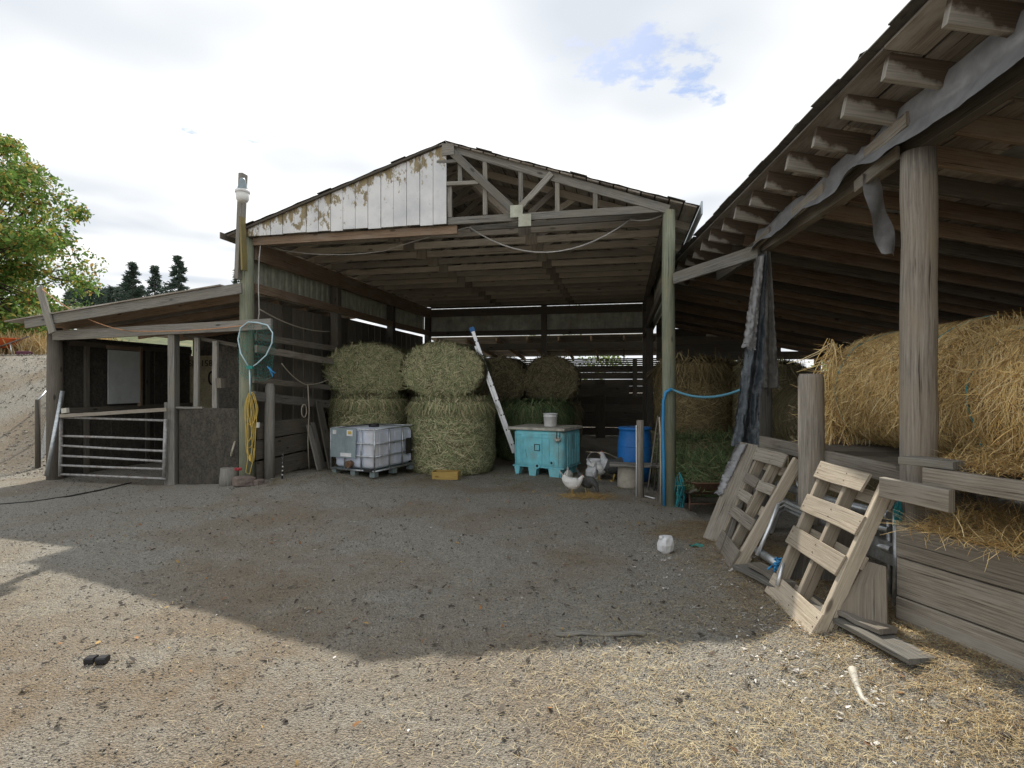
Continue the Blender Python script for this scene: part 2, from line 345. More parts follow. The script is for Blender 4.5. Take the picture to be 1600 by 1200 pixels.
M['lid'] = plain('scuffed_lid_plastic', (.52, .50, .44), .6, 0, .2, 12, (.25, .24, .19))
M['whitep'] = plain('white_plastic', (.74, .75, .76), .4, 0, .08, 8, (.52, .50, .46))
M['tank'] = plain('cloudy_tank_plastic', (.60, .66, .78), .35, 0, .10, 3, (.56, .52, .48))
M['plate'] = plain('tote_sign_plate', (.30, .37, .40), .45, .3, .12, 12, (.22, .27, .28))
M['pallplastic'] = plain('green_grey_steel', (.20, .25, .25), .55, .2, .2, 12)
M['blue'] = plain('blue_barrel_plastic', (.02, .17, .52), .4, 0, .15, 6, (.04, .22, .5))
M['bluehose'] = plain('blue_hose_rubber', (.04, .27, .55), .45, 0, .1, 10)
M['bluepale'] = plain('faded_hose_rubber', (.10, .28, .38), .5, 0, .1, 10)
M['yellow'] = plain('yellow_cord', (.56, .40, .09), .5, 0, .1, 30)
M['rope'] = plain('pale_rope', (.42, .38, .30), .9, 0, .2, 60)
M['orangecord'] = plain('faded_orange_cord', (.50, .27, .15), .7, 0, .2, 30)
M['teal_rope'] = plain('teal_twine', (.03, .28, .32), .7, 0, .2, 40)
M['net'] = plain('green_net', (.02, .22, .19), .6, 0, .2, 40)
M['hoop'] = plain('pale_blue_hoop', (.48, .64, .70), .4, .3, .1, 20)
M['whiteboard'] = plain('grimy_white_board', (.50, .53, .52), .5, 0, .10, 4, (.38, .40, .39))
M['red'] = plain('red_rag', (.40, .05, .06), .8)
M['orange'] = plain('orange_wheelbarrow_paint', (.60, .12, .03), .5, 0, .15, 6)
M['rust'] = plain('rusty_tray_steel', (.17, .10, .065), .7, .3, .3, 14, (.10, .07, .05))
M['stone'] = plain('brown_stone', (.18, .14, .12), .9, 0, .3, 18, (.11, .09, .08), .5)
M['concrete'] = plain('pale_stump_concrete', (.40, .37, .31), .9, 0, .2, 10, (.28, .26, .21), .3)
M['ybox'] = wood('yellowed_box_wood', (.32, .21, .06), (.56, .40, .14), None)
M['tarp'] = plain('grey_tarp', (.25, .255, .265), .34, 0, .3, 8, (.16, .16, .165), .3, .6)
M['tarpblue'] = plain('blue_black_tarp', (.05, .062, .074), .36, 0, .5, 26, (.12, .14, .155), .9, .5)
M['tarpgrey'] = plain('faded_fabric_tarp', (.14, .135, .125), .75, 0, .3, 12, (.08, .078, .07), .4)
M['glass'] = plain('lamp_refractor', (.70, .70, .68), .25, 0, .08, 30)
M['lampgrey'] = plain('lamp_housing', (.22, .27, .29), .5, .3, .15, 20)
M['wire'] = plain('grey_wire', (.42, .41, .39), .6, .2)
M['straw'] = strawmat('straw_blades'); M['leaf'] = strawmat('leaf_faces', .6, .35); M['needle'] = strawmat('needle_faces', .8)
M['haycore'] = plain('packed_hay', (.24, .195, .11), .95, 0, .5, 40, (.13, .11, .06), .6)
M['bark'] = wood('tree_bark', (.05, .04, .03), (.14, .12, .095))
M['text'] = plain('black_stencil_ink', (.015, .015, .014), .9)
M['featherw'] = plain('white_feathers', (.70, .69, .66), .8, 0, .15, 60, None, .3)
M['featherd'] = plain('dark_feathers', (.055, .058, .055), .7, 0, .6, 90, (.14, .14, .13), .3)
M['feathers2'] = plain('speckled_feathers', (.55, .56, .57), .8, 0, .3, 90, (.28, .29, .30), .3)
M['comb'] = plain('red_comb', (.45, .10, .07), .6)
M['hleg'] = plain('yellow_leg', (.55, .38, .10), .6)
# ---------------------------------------------------------------- ground and hillside
def ground_material():
    m, nt, b = mat('gravel'); tc2 = nd(nt, 'ShaderNodeTexCoord'); o = tc2.outputs['Object']
    def vor(s, rnd=1.0):
        v = nd(nt, 'ShaderNodeTexVoronoi'); v.inputs['Scale'].default_value = s; v.inputs['Randomness'].default_value = rnd; nt.links.new(o, v.inputs['Vector']); return v
    v1 = vor(85); v2 = vor(190); big = noise(nt, o, .55, 5, .6); fine = noise(nt, o, 38, 6, .75); mid = noise(nt, o, 7, 4, .6)
    sep = nd(nt, 'ShaderNodeSeparateColor'); nt.links.new(v1.outputs['Color'], sep.inputs[0])
    c1 = ramp(nt, sep.outputs[0], [(.0, (.195, .183, .157)), (.5, (.345, .326, .283)), (1, (.50, .475, .415))])
    sep2 = nd(nt, 'ShaderNodeSeparateColor'); nt.links.new(v2.outputs['Color'], sep2.inputs[0])
    c2 = ramp(nt, sep2.outputs[1], [(.0, (.195, .183, .157)), (.5, (.345, .326, .283)), (1, (.50, .475, .415))])
    c = mixc(nt, .5, c1, c2)
    dirt = ramp(nt, big, [(.46, (0, 0, 0)), (.62, (.65, .65, .65))]); c = mixc(nt, dirt, c, (.265, .205, .14))
    spx = nd(nt, 'ShaderNodeSeparateXYZ'); nt.links.new(o, spx.inputs[0]); mr = nd(nt, 'ShaderNodeMapRange'); mr.inputs[1].default_value = 5.2; mr.inputs[2].default_value = 3.0; nt.links.new(spx.outputs[1], mr.inputs[0]); mr2 = nd(nt, 'ShaderNodeMapRange'); mr2.inputs[1].default_value = .6; mr2.inputs[2].default_value = -1.6; nt.links.new(spx.outputs[0], mr2.inputs[0])
    mu = nd(nt, 'ShaderNodeMath', operation='MULTIPLY'); nt.links.new(mr.outputs[0], mu.inputs[0]); nt.links.new(mr2.outputs[0], mu.inputs[1]); mu2 = nd(nt, 'ShaderNodeMath', operation='MULTIPLY'); nt.links.new(mu.outputs[0], mu2.inputs[0]); nt.links.new(ramp(nt, noise(nt, o, 1.7, 5, .65), [(.35, (.15, .15, .15)), (.6, (.9, .9, .9))]), mu2.inputs[1])
    c = mixc(nt, mu2.outputs[0], c, (.25, .19, .125))
    dk = ramp(nt, fine, [(.34, (.8, .8, .8)), (.45, (0, 0, 0))]); c = mixc(nt, dk, c, (.055, .05, .042))
    lt = ramp(nt, mid, [(.58, (0, 0, 0)), (.75, (.35, .35, .35))]); c = mixc(nt, lt, c, (.40, .37, .31))
    nt.links.new(c, b.inputs['Base Color']); b.inputs['Roughness'].default_value = .95; b.inputs['Specular IOR Level'].default_value = .15
    h = nd(nt, 'ShaderNodeMath', operation='MULTIPLY_ADD'); h.inputs[1].default_value = -.8; nt.links.new(v1.outputs['Distance'], h.inputs[0]); nt.links.new(fine, h.inputs[2])
    bump(nt, b, h.outputs[0], .9, .03); return m
def axis(dense0, dense1, step, lo, hi):
    a = list(np.arange(dense0, dense1 + 1e-6, step)); s = step; x = dense1
    while x < hi: s *= 1.18; x += s; a.append(x)
    s = step; x = dense0; pre = []
    while x > lo: s *= 1.18; x -= s; pre.append(x)
    return np.array(pre[::-1] + a)
gx = axis(-7, 4.2, .045, -160, 160); gy = axis(1.2, 8.5, .045, -60, 300)
X, Y = np.meshgrid(gx, gy); Z = ground_z(X, Y)
near = ss(14, 6, np.hypot(X, Y))
Z = Z + near * ((fbm(X * 9, Y * 9, 4) - .47) * .034 + (fbm(X * 1.3, Y * 1.3, 3) - .45) * .03) + (1 - near) * (fbm(X * 1.2, Y * 1.2, 3) - .45) * .06
nx = len(gx); idx = np.arange(nx * len(gy)).reshape(len(gy), nx)
q = np.stack([idx[:-1, :-1], idx[:-1, 1:], idx[1:, 1:], idx[1:, :-1]], -1).reshape(-1, 4)
me = raw('ground', np.stack([X, Y, Z], -1).reshape(-1, 3), q, [ground_material()]); me.polygons.foreach_set('use_smooth', [True] * len(me.polygons))
obj_of(me, 'ground', kind='structure')
def gz(x, y): return float(ground_z(x, y)) + (fbm(x * 1.3, y * 1.3, 3) - .45) * .03
# grassy hillside behind the bank on the left, falling away behind the barn
m, nt, b = mat('hill_grass'); tc2 = nd(nt, 'ShaderNodeTexCoord'); o = tc2.outputs['Object']
c = ramp(nt, noise(nt, o, .12, 6, .65), [(.36, (.045, .07, .025)), (.5, (.10, .115, .045)), (.64, (.24, .20, .09))]); c = mixc(nt, ramp(nt, noise(nt, o, 1.6, 5, .7), [(.4, (.7, .7, .7)), (.6, (0, 0, 0))]), c, (.035, .055, .02))
nt.links.new(c, b.inputs['Base Color']); b.inputs['Roughness'].default_value = .95
def hill_z(x, y):
    side = ss(-.30, -.62, x / np.maximum(y, 1)); return 1.6 + side * (ss(17, 110, y) * 14 + (fbm(x * .07, y * .07, 4) - .45) * 5 * ss(20, 50, y)) - 3.2 * (1 - side)
hx = np.linspace(-170, 20, 96); hy = np.linspace(17.5, 150, 80); X, Y = np.meshgrid(hx, hy); Z = hill_z(X, Y)
idx = np.arange(96 * 80).reshape(80, 96); q = np.stack([idx[:-1, :-1], idx[:-1, 1:], idx[1:, 1:], idx[1:, :-1]], -1).reshape(-1, 4)
me = raw('hillside', np.stack([X, Y, Z], -1).reshape(-1, 3), q, [m]); me.polygons.foreach_set('use_smooth', [True] * len(me.polygons)); obj_of(me, 'hillside', kind='structure')
# ---------------------------------------------------------------- the barn
barn = thing('barn', 'tall open-fronted pole barn with white peeling gable and bare roof truss', 'barn', B(3.25, 4.1, 0))
WP, ZP, WR, ZR, WL, ZL = 3.14, 5.18, -.355, 4.015, 6.77, 4.04
def roof_z(w): return ZR + (w - WR) / (WP - WR) * (ZP - ZR) if w < WP else ZL + (WL - w) / (WL - WP) * (ZP - ZL)
DEP = 8.4
def bm(name, p, q, w, h, m, up=(0, 0, 1), parent=None, root=barn, n=1, jit=0, cham=0, label=None):
    return MB().beam(p, q, w, h, up, n, jit, cham).build(name, M[m], root, parent, label)
# posts
lp = MB().tube([B(6.5, 0, -.3), B(6.5, 0, 1.5), B(6.5, 0, 3.0), B(6.49, 0, 4.02)], [.118, .115, .108, .10], 14).build('post', M['greenpost'], barn)
MB().beam(B(6.55, -.13, 3.3), B(6.47, -.13, 4.95), .13, .075, BU, 3, .004, .006).build('post_extension', M['grey'], barn, lp)
MB().beam(B(6.40, -.19, 3.42), B(6.43, -.19, 4.25), .12, .03, BU, 2, .003, .004).build('lichen_board', M['yellowgrey'], barn, lp)
rp_ = MB().tube([B(0, 0, -.3), B(0, 0, 1.5), B(.01, 0, 3.0), B(0, 0, 4.0)], [.094, .09, .086, .083], 14).build('post', M['greenpost'], barn, None, 'green-tinged round right front post')
for v in (2.75, 5.5, 8.2):
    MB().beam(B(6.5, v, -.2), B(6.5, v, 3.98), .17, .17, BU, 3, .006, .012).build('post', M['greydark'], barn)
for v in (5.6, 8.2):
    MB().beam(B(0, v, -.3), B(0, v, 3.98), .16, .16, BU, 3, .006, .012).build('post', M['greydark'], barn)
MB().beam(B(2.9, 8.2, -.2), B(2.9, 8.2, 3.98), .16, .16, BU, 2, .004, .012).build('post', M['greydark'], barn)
# roof: deck boards running into the depth, roofing above
nb = 19
for sgn, w0, w1 in ((1, WR, WP - .01), (-1, WL, WP + .01)):
    for i in range(nb):
        a = w0 + (w1 - w0) * i / nb; c2 = w0 + (w1 - w0) * (i + 1) / nb - sgn * .012; mid = (a + c2) / 2
        tilt = V((0, 0, 1)) - BU * ((ZP - ZR) / (WP - WR) * sgn)
        MB().beam(B(mid, -.11, roof_z(mid) - .022), B(mid, DEP + .1, roof_z(mid) - .022), abs(c2 - a), .02, tilt, 1).build('roof_board', M['deck'], barn)
def roofsheet(w0, w1, z0, z1):
    def f(u, v):
        w = w0 + (w1 - w0) * u; z = z0 + (z1 - z0) * u; j = .012 * math.sin(v * 400) if u in (0, 1) else 0
        return B(w, -.135 + .008 * math.sin(u * 37) + (DEP + .25) * v, z - .002 + .003 * math.sin(u * 90))
    return f
rf = MB().surf(roofsheet(WR - .03, WP, ZR - .01, ZP), 40, 30); rf.build('roof_covering', M['roofing'], barn)
rf = MB().surf(roofsheet(WP, WL + .03, ZP, ZL - .01), 40, 30); rf.build('roof_covering', M['roofing'], barn)
for i in range(16):
    w = WR + .2 + (WL - WR - .4) * (i + random.random() * .7) / 16
    i % 3 == 0 and MB().beam(B(w - .11, -.12, roof_z(w - .11) + .006), B(w + .12, -.12, roof_z(w + .12) + .008), .06, .008).build('roof_edge_shingle', M['roofing'], barn)
MB().beam(B(WR - .045, -.2, ZR - .06), B(WR - .045, DEP, ZR - .06), .02, .17).build('eave_flashing', M['roofmetal'], barn)
MB().beam(B(WL + .05, -.2, ZL - .05), B(WL + .05, DEP, ZL - .05), .02, .10).build('eave_flashing', M['greydark'], barn)
# inner trusses
ZC = 4.04
def truss(v):
    t = MB(); ch = bm('truss', B(.06, v, ZC), B(6.44, v, ZC), .045, .11, 'truss', n=3, jit=.006)
    for w0, w1 in ((WR + .02, WP), (WL - .02, WP)):
        bm('top_chord', B(w0, v, roof_z(w0) - .09), B(w1, v, ZP - .09), .04, .10, 'truss', parent=ch)
    for a, zb, c2, zt in ((WP, ZP - .14, 2.1, ZC), (WP, ZP - .14, 4.25, ZC), (2.1, ZC, 1.35, roof_z(1.35) - .12), (4.25, ZC, 5.0, roof_z(5.0) - .12)):
        bm('web', B(a, v + .045, zb), B(c2, v + .045, zt), .038, .085, 'truss', parent=ch, up=BU)
    for w in (2.1, 4.25):
        MB().slab(B(w + .10, v - .03, ZC - .09), B(w - .10, v - .03, ZC - .09), B(w - .09, v - .03, ZC + .11), B(w + .09, v - .03, ZC + .11), .012).build('gusset_plate', M['plank'], barn, ch)
for k in range(1, 14): truss(.62 * k)
# front truss and gable framing on the right half (positions read on the front plane)
def fm(name, a, c2, wpx, m='grey', v=-.03, th=.045):
    p = FR(*a, v); q2 = FR(*c2, v); h = wpx / F * p.y; MB().beam(p, q2, th, h, BA.cross(q2 - p), 2, .003, .004).build(name, M[m], barn)
fm('front_top_chord', (702, 231), (1045, 328), 13, 'grey', -.04)
fm('front_bottom_chord', (700, 346), (1030, 326), 11, 'grey', -.03)
fm('front_lower_beam', (735, 357), (1035, 336), 8, 'grey', .30)
fm('front_web', (701, 233), (808, 334), 12, 'grey', -.085)
fm('front_web', (806, 332), (862, 271), 9, 'grey', -.085)
fm('front_web', (828, 334), (868, 297), 9, 'plank', .5)
for x, y0, y1, v in ((719, 243, 284, -.03), (758, 250, 336, -.03), (814, 265, 330, -.03), (871, 281, 331, -.03), (930, 297, 327, -.03), (703, 292, 340, -.03), (687, 256, 286, -.05)):
    fm('gable_stud', (x, y0), (x, y1), 7, 'grey', v)
fm('gable_rail', (684, 288), (748, 285), 6, 'grey', -.07)
fm('gable_rail', (683, 254), (716, 252), 5, 'grey', -.07)
for a in ((700, 233), (807, 330), (820, 344)):
    p = FR(*a, -.115); MB().beam(p - BU * .09, p + BU * .09, .012, .17).build('gusset_plate', M['metalside'] if a[1] > 300 else M['grey'], barn)
# white vertical siding boards on the left half
xs = np.linspace(6.62, 3.13, 18)
for i in range(17):
    w0, w1 = xs[i] - .004, xs[i + 1] + .004; j = random.uniform(-.012, .012); vv = -.075 + random.uniform(-.006, .006)
    a, b_, c_, d_ = B(w0, vv, 3.985 + j), B(w1, vv, 3.985 + j), B(w1, vv, roof_z(w1) - .05), B(w0, vv, roof_z(w0) - .05)
    if i == 16: a.z = b_.z = 3.985
    mb = MB(); n_ = -BA * .02; vsx = [a, b_, c_, d_, a + n_, b_ + n_, c_ + n_, d_ + n_]
    H0, H1 = c_.z - b_.z, d_.z - a.z; fq = [(H1, 0), (H0, .2), (0, .2), (0, 0)]
    mb.add(vsx, [(3, 2, 1, 0), (4, 5, 6, 7), (0, 1, 5, 4), (1, 2, 6, 5), (2, 3, 7, 6), (3, 0, 4, 7)], [fq[::-1], fq, fq, fq, fq, fq]); mb.build('siding_board', M['siding'], barn)
MB().beam(B(6.7, -.115, 4.0 + .02), B(3.12, -.115, 5.115), .012, .04).build('verge_strip', M['grey'], barn) if False else None
bm('gable_header', B(6.6, .02, 3.92), B(3.0, .02, 3.92), .05, .12, 'brown')
bm('corner_bracket', B(6.62, -.02, 4.02), B(6.30, -.02, 4.02), .09, .10, 'greydark')
bm('verge_rafter', B(WL - .02, -.13, ZL - .045), B(WP + .1, -.13, ZP - .06), .03, .03, 'greydark')
# corrugated siding in the upper part of the side and back walls
def corr(p, q, z0, z1, name, off, m='metalside'):
    L = (q - p).length; n = max(8, int(L / .033)); d = (q - p) / L; nn = V((-d.y, d.x, 0))
    def f(u, v): return V((*(p + d * (L * u) + nn * ((.014 if int(u * n + .5) % 6 < 2 else 0) + off)).xy, z0 + (z1 - z0) * v))
    MB().surf(f, n, 1, False).build(name, M[m], barn)
corr(B(6.62, 0, 0), B(6.62, 8.2, 0), 3.22, 3.93, 'side_siding', 0)
corr(B(6.5, 8.3, 0), B(0, 8.3, 0), 3.105, 3.955, 'back_siding', 0)
corr(B(-.1, 0.3, 0), B(-.1, 8.2, 0), 2.95, 4.0, 'side_siding', 0)
MB().add([B(6.6, 8.32, 3.966), B(-.2, 8.32, 3.966), B(WP, 8.32, ZP - .05)], [(0, 1, 2)]).build('back_gable', M['osb'], barn)
for z0, z1, th in ((3.66, 3.95, .09), (3.12, 3.27, .06)):
    bm('side_girt', B(6.44, .1, (z0 + z1) / 2), B(6.44, 8.15, (z0 + z1) / 2 - .0), th, z1 - z0, 'brown', n=4, jit=.008)
bm('side_girt', B(.04, .1, 3.05), B(.04, 8.15, 3.05), .06, .15, 'greydark'); bm('side_girt', B(.04, .1, 3.84), B(.04, 8.15, 3.84), .06, .28, 'greydark')
for z, h in ((3.80, .2), (3.17, .15)): bm('back_girt', B(6.4, 8.15, z), B(.1, 8.15, z), .05, h, 'greydark', n=3, jit=.008)
# the lean-to behind: roof falling away, rafters, slatted top and boarded back wall
for i in range(12):
    v0 = 8.42 + 4.9 * i / 12; z = 3.078 - .075 * (v0 - 8.42); MB().beam(B(-3.6, v0 + .2, z), B(6.6, v0 + .2, z - .003), .425 if i < 11 else .33, .02, V((0, 0, 1)) + BA * .075).build('leanto_roof_board', M['deck'], barn)
for i in range(11):
    w = -3.2 + .95 * i; bm('leanto_rafter', B(w, 8.4, 2.988), B(w, 13.4, 2.613), .045, .13, 'brown')
for i, z in enumerate((2.60, 2.53, 2.46, 2.39)): bm('back_slat', B(-3.6, 13.35, z), B(6.6, 13.35, z), .025, .056, 'greydark')
for i in range(9):
    z = .14 + .26 * i; bm('back_wall_board', B(-3.6, 13.38, z), B(6.6, 13.38, z), .03, .252, 'greydark', n=4, jit=.006)
for w in (-3.5, .2, 3.2, 6.5): bm('post', B(w, 13.25, -.6), B(w, 13.25, 2.6), .14, .14, 'greydark')
bm('leanto_beam', B(-3.5, 8.5, 2.78), B(6.4, 8.5, 2.78), .09, .2, 'greydark')
for i in range(5): bm('partition_board', B(-1.6, 10.2, .12 + .25 * i), B(3.0, 10.2, .12 + .25 * i), .03, .24, 'greydark', n=3, jit=.008)
p = P(938, 655, 17.4); bm('partition_post', V((p.x, p.y, -.1)), V((p.x, p.y, 1.8)), .30, .2, 'greydark', up=BA)
p = P(935, 609, 17.25); bm('partition_head', p - BU * .95, p + BU * .7, .06, .34, 'greydark')
# inner rails, short post and planks on the left side
pen = thing('rail_pen', 'dark plank and rail partition between left barn post and hay bales', 'partition', B(6.3, 1.4, 0))
for a, c2, h in (((400, 527), (542, 547), .11), ((400, 545), (532, 567), .12), ((396, 594), (514, 605), .10), ((397, 619), (514, 632), .15)):
    MB().beam(SD(*a, 6.33), SD(*c2, 6.33), .04, h, (0, 0, 1), 3, .006, .006).build('rail', M['plank'] if h < .13 else M['grey'], pen)
p = SD(421, 740, 6.3); MB().tube([V((p.x, p.y, 0)), V((p.x, p.y, .9)), V((p.x + .01, p.y, 1.60)), V((p.x + .01, p.y, 1.66))], [.085, .08, .075, .05], 12).build('post', M['grey'], pen)
for k, (z0, z1, x0, x1) in enumerate(((.02, .32, 400, 500), (.35, .66, 398, 497), (.68, .95, 402, 484))):
    a = SD(x0, 700, 6.42); c2 = SD(x1, 700, 6.42); zz_ = gz(a.x, a.y); MB().beam(V((a.x, a.y, (z0 + z1) / 2 + .07)), V((c2.x, c2.y, (z0 + z1) / 2 + .07)), .035, z1 - z0, (0, 0, 1), 3, .008, .005).build('plank', M['greydark'], pen)
for i in range(8): MB().beam(B(6.62, .25 + .33 * i, .05), B(6.62, .25 + .33 * i, 3.06), .30, .02, BA.cross(V((0, 0, 1))), 1).build('wall_board', M['greydark'], pen)
for i in range(16): MB().beam(B(6.64, 3.0 + .33 * i, .0), B(6.64, 3.0 + .33 * i, 3.10), .31, .02, BA.cross(V((0, 0, 1))), 1).build('wall_board', M['greydark'], pen)
# ---------------------------------------------------------------- the low stall on the left
stall = thing('animal_stall', 'low lean-to stall with single-pitch roof and barred gate left of barn', 'shed', B(8.4, 1.4, 0))
def sb(name, p, q2, w, h, m='greydark', up=(0, 0, 1), n=2, jit=.004, cham=.004, label=None): return MB().beam(p, q2, w, h, up, n, jit, cham).build(name, M[m], stall, None, label)
def wx(x): p = FR(x, 600); return (p - BR).dot(BU)
WS0, WS1 = 6.62, wx(86)
sb('front_beam', FR(76, 525, -.06), FR(425, 506, -.14), .06, .165, 'grey', n=4, jit=.005)
sb('fascia', FR(40, 506, -.35), FR(378, 450, -.35), .04, .16, 'grey', n=3)
cp = MB().tube([B(WS1, 0, -.2), B(WS1, 0, 1.3), B(WS1, 0, 2.62)], [.125, .12, .11], 12).build('corner_post', M['greydark'], stall)
w2 = wx(273); sb('door_post', B(w2, -.02, -.1), B(w2, -.02, 2.56), .11, .15, 'grey'); sb('door_post_facing', B(w2 + .10, -.06, -.1), B(w2 + .10, -.06, 1.35), .07, .04, 'grey')
sb('roof_prop', FR(62, 448, -.40), FR(82, 520, -.40), .035, .13, 'grey')
# roof deck boards and rafters
def sroof(w): a = FR(40, 506, -.35); c2 = FR(378, 450, -.35); wa = (a - BR).dot(BU); wb = (c2 - BR).dot(BU); return a.z + (w - wa) / (wb - wa) * (c2.z - a.z)
for i in range(16):
    v0 = -.4 + .27 * i; wa, wb = WS1 + .55, 6.66
    MB().beam(B(wa, v0 + .13, sroof(wa) + .09), B(wb, v0 + .13, sroof(wb) + .09), .262, .02).build('roof_board', M['deck'], stall)
for i in range(5): sb('rafter', B(WS1 + .3, .25 + .85 * i, sroof(WS1 + .3) + .01), B(6.68, .25 + .85 * i, sroof(6.68) + .01), .05, .13, 'brown')
# walls: strand board outside the studs
def wallq(name, p0, p1, z0, z1, m, t=.015): return MB().slab(V((p0.x, p0.y, z0)), V((p1.x, p1.y, z0)), V((p1.x, p1.y, z1)), V((p0.x, p0.y, z1)), t).build(name, M[m], stall)
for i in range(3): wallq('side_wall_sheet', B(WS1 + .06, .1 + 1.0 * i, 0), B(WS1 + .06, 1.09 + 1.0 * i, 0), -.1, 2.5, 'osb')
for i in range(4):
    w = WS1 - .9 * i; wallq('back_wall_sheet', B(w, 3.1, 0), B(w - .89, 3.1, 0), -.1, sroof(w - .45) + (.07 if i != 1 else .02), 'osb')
wallq('stencilled_sheet', FR(280, 555, 3.06), FR(338, 555, 3.06), 1.05, FR(300, 556, 3.06).z, 'osbpale')
for w, v in ((WS1 - .02, .55), (WS1 - .02, 1.85), (WS1 - .02, 2.6)): sb('stud', B(w, v, 0), B(w, v, 2.4), .09, .045, 'greydark', up=BU)
for w in (WS1 - .7, WS1 - 1.3, WS1 - 2.0): sb('stud', B(w, 3.03, 0), B(w, 3.03, 2.5), .045, .09, 'greydark', up=BA)
sb('girt', B(WS1 - .03, .2, 1.18), B(WS1 - .03, 3.0, 1.18), .05, .09, 'greydark')
sb('girt', B(WS1 - .03, .2, 2.38), B(WS1 - .03, 3.0, 2.38), .05, .09, 'greydark')
a = SD(168, 549, WS1 - .09); c2 = SD(219, 548, WS1 - .09); wallq('white_board', a, c2, 1.27, 2.30, 'whiteboard', .02)
sb('board_frame', V((c2.x, c2.y, 1.2)), V((c2.x, c2.y, 2.4)), .06, .07, 'brown'); sb('board_frame', V((a.x, a.y, 2.35)), V((c2.x, c2.y, 2.35)), .06, .07, 'brown')
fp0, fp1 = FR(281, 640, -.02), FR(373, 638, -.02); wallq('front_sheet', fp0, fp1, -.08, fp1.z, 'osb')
sb('sill', FR(276, 637, -.02), FR(318, 637, -.02), .06, .03, 'grey')
for x, y0 in ((308, 528), (337, 533)): sb('stud', FR(x, y0, .03), FR(x - 1, 638, .03), .045, .085 if x < 320 else .09, 'grey', up=BU, n=2)
sb('brace', FR(288, 524, .09), FR(372, 540, .09), .04, .06, 'greydark')
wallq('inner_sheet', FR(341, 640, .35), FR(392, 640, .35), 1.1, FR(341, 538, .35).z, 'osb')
sb('wood_block', FR(345, 591, -.03), FR(345, 606, -.03), .12, .10, 'plank', up=BU)
# stencil lettering upside down and mirrored as on the sheet's face
def text(body, loc, size, m, root, rot, name='stencil_lettering', sx=1):
    cu = bpy.data.curves.new(name, 'FONT'); cu.body = body; cu.size = size; cu.extrude = .0015; cu.align_x = 'CENTER'; cu.align_y = 'CENTER'
    ob = bpy.data.objects.new(name, cu); COL.objects.link(ob); ob.matrix_world = Matrix.Translation(loc) @ rot @ Matrix.Diagonal((sx, 1, 1, 1))
    bpy.context.view_layer.update(); dg = bpy.context.evaluated_depsgraph_get(); me = bpy.data.meshes.new_from_object(ob.evaluated_get(dg)); mw = ob.matrix_world.copy()
    bpy.data.objects.remove(ob); me.transform(Matrix.Translation(-root.location) @ mw)
    o2 = bpy.data.objects.new(name, me); COL.objects.link(o2); me.materials.clear(); me.materials.append(m); o2.parent = root; return o2
face = Matrix(((-BU.x, 0, -BA.x, 0), (-BU.y, 0, -BA.y, 0), (0, 1, 0, 0), (0, 0, 0, 1)))   # x to the right, y up, out of the wall to the yard
flip = Matrix.Rotation(math.pi, 4, 'Z')
text('851-4ISZ', FR(309, 567, 3.03), .20, M['text'], stall, face @ flip, sx=1.05)
text('0', FR(331, 592, 3.03), .46, M['text'], stall, face, sx=1.0)
# ---------------------------------------------------------------- the open hay shed on the right
shed = thing('hay_shed', 'long open hay shed with rafter tails and tarp-wrapped eave beam on the right', 'shed', S(1.5, 1.5, 0))
def hb(name, p, q2, w, h, m='plank', up=(0, 0, 1), n=2, jit=.003, cham=.004, parent=None, label=None): return MB().beam(p, q2, w, h, up, n, jit, cham).build(name, M[m], shed, parent, label)
SL = -.2
def srz(o): return 3.43 + SL * (o)         # rafter centre height
# rafters with projecting tails
def omin(t):          # keep clear of the barn's side wall where the shed passes it
    lo = -.43
    while lo < 3 and (S(lo, t, 0) - BR).dot(BU) > -.16: lo += .02
    return lo if S(lo, t, 0).y > 7.0 else -.43
for k in range(-7, 27):
    t = -.375 + .452 * k + random.uniform(-.02, .02); e = max(-.385 + random.uniform(-.02, .015), omin(t) + .03)
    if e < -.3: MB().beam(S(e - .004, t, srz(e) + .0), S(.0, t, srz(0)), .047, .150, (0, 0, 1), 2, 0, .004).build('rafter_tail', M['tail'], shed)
    hb('rafter', S(e + .004, t, srz(e)), S(4.8, t, srz(4.8)), .042, .145, 'brown' if k % 3 else 'greydark', n=1, jit=0, cham=.004)
# sheathing boards along the eave, some gaps patched with panels
W_ = .235
for i in range(23):
    o0 = -.43 + W_ * i; zc = srz(o0 + W_ / 2) + .085
    t = -3.6; tend = 11.5
    while tend > -3 and omin(tend) > o0: tend -= .1
    while t < tend - .05:
        L = random.choice((1.8, 2.26, 2.7, 3.2)); t1 = min(t + L, tend)
        MB().beam(S(o0 + W_ / 2, t + .004, zc), S(o0 + W_ / 2, t1 - .004, zc), W_ - random.choice((.006, .01, .022)), .02, V((0, 0, 1)) + SN * .2).build('sheathing_board', M['deck'], shed)
        t = t1
for (o0, t0, w, l) in ((.9, .3, .55, .5), (2.0, .9, .6, .5), (1.4, 1.9, .5, .4), (.75, 1.55, .5, .35), (2.6, -.3, .6, .5)):
    zf = lambda o: srz(o) + .068
    MB().slab(S(o0, t0, zf(o0)), S(o0 + w, t0, zf(o0 + w)), S(o0 + w, t0 + l * .8, zf(o0 + w)), S(o0, t0 + l * .8, zf(o0)), .004).build('roof_patch', M['panel'], shed)
def sr(u, v):
    t = -3.7 + 15.3 * v; lo = max(-.47, omin(t) - .03); o = lo + (4.95 - lo) * u
    if u == 0: o += .05 * (random.random() - .5)
    return S(o, t, srz(o) + .105 + .012 * math.sin(t * 21) * (1 if u < .05 else .3) + (random.uniform(0, .02) if u == 0 else 0))
MB().surf(sr, 30, 120).build('roof_covering', M['roofing'], shed)
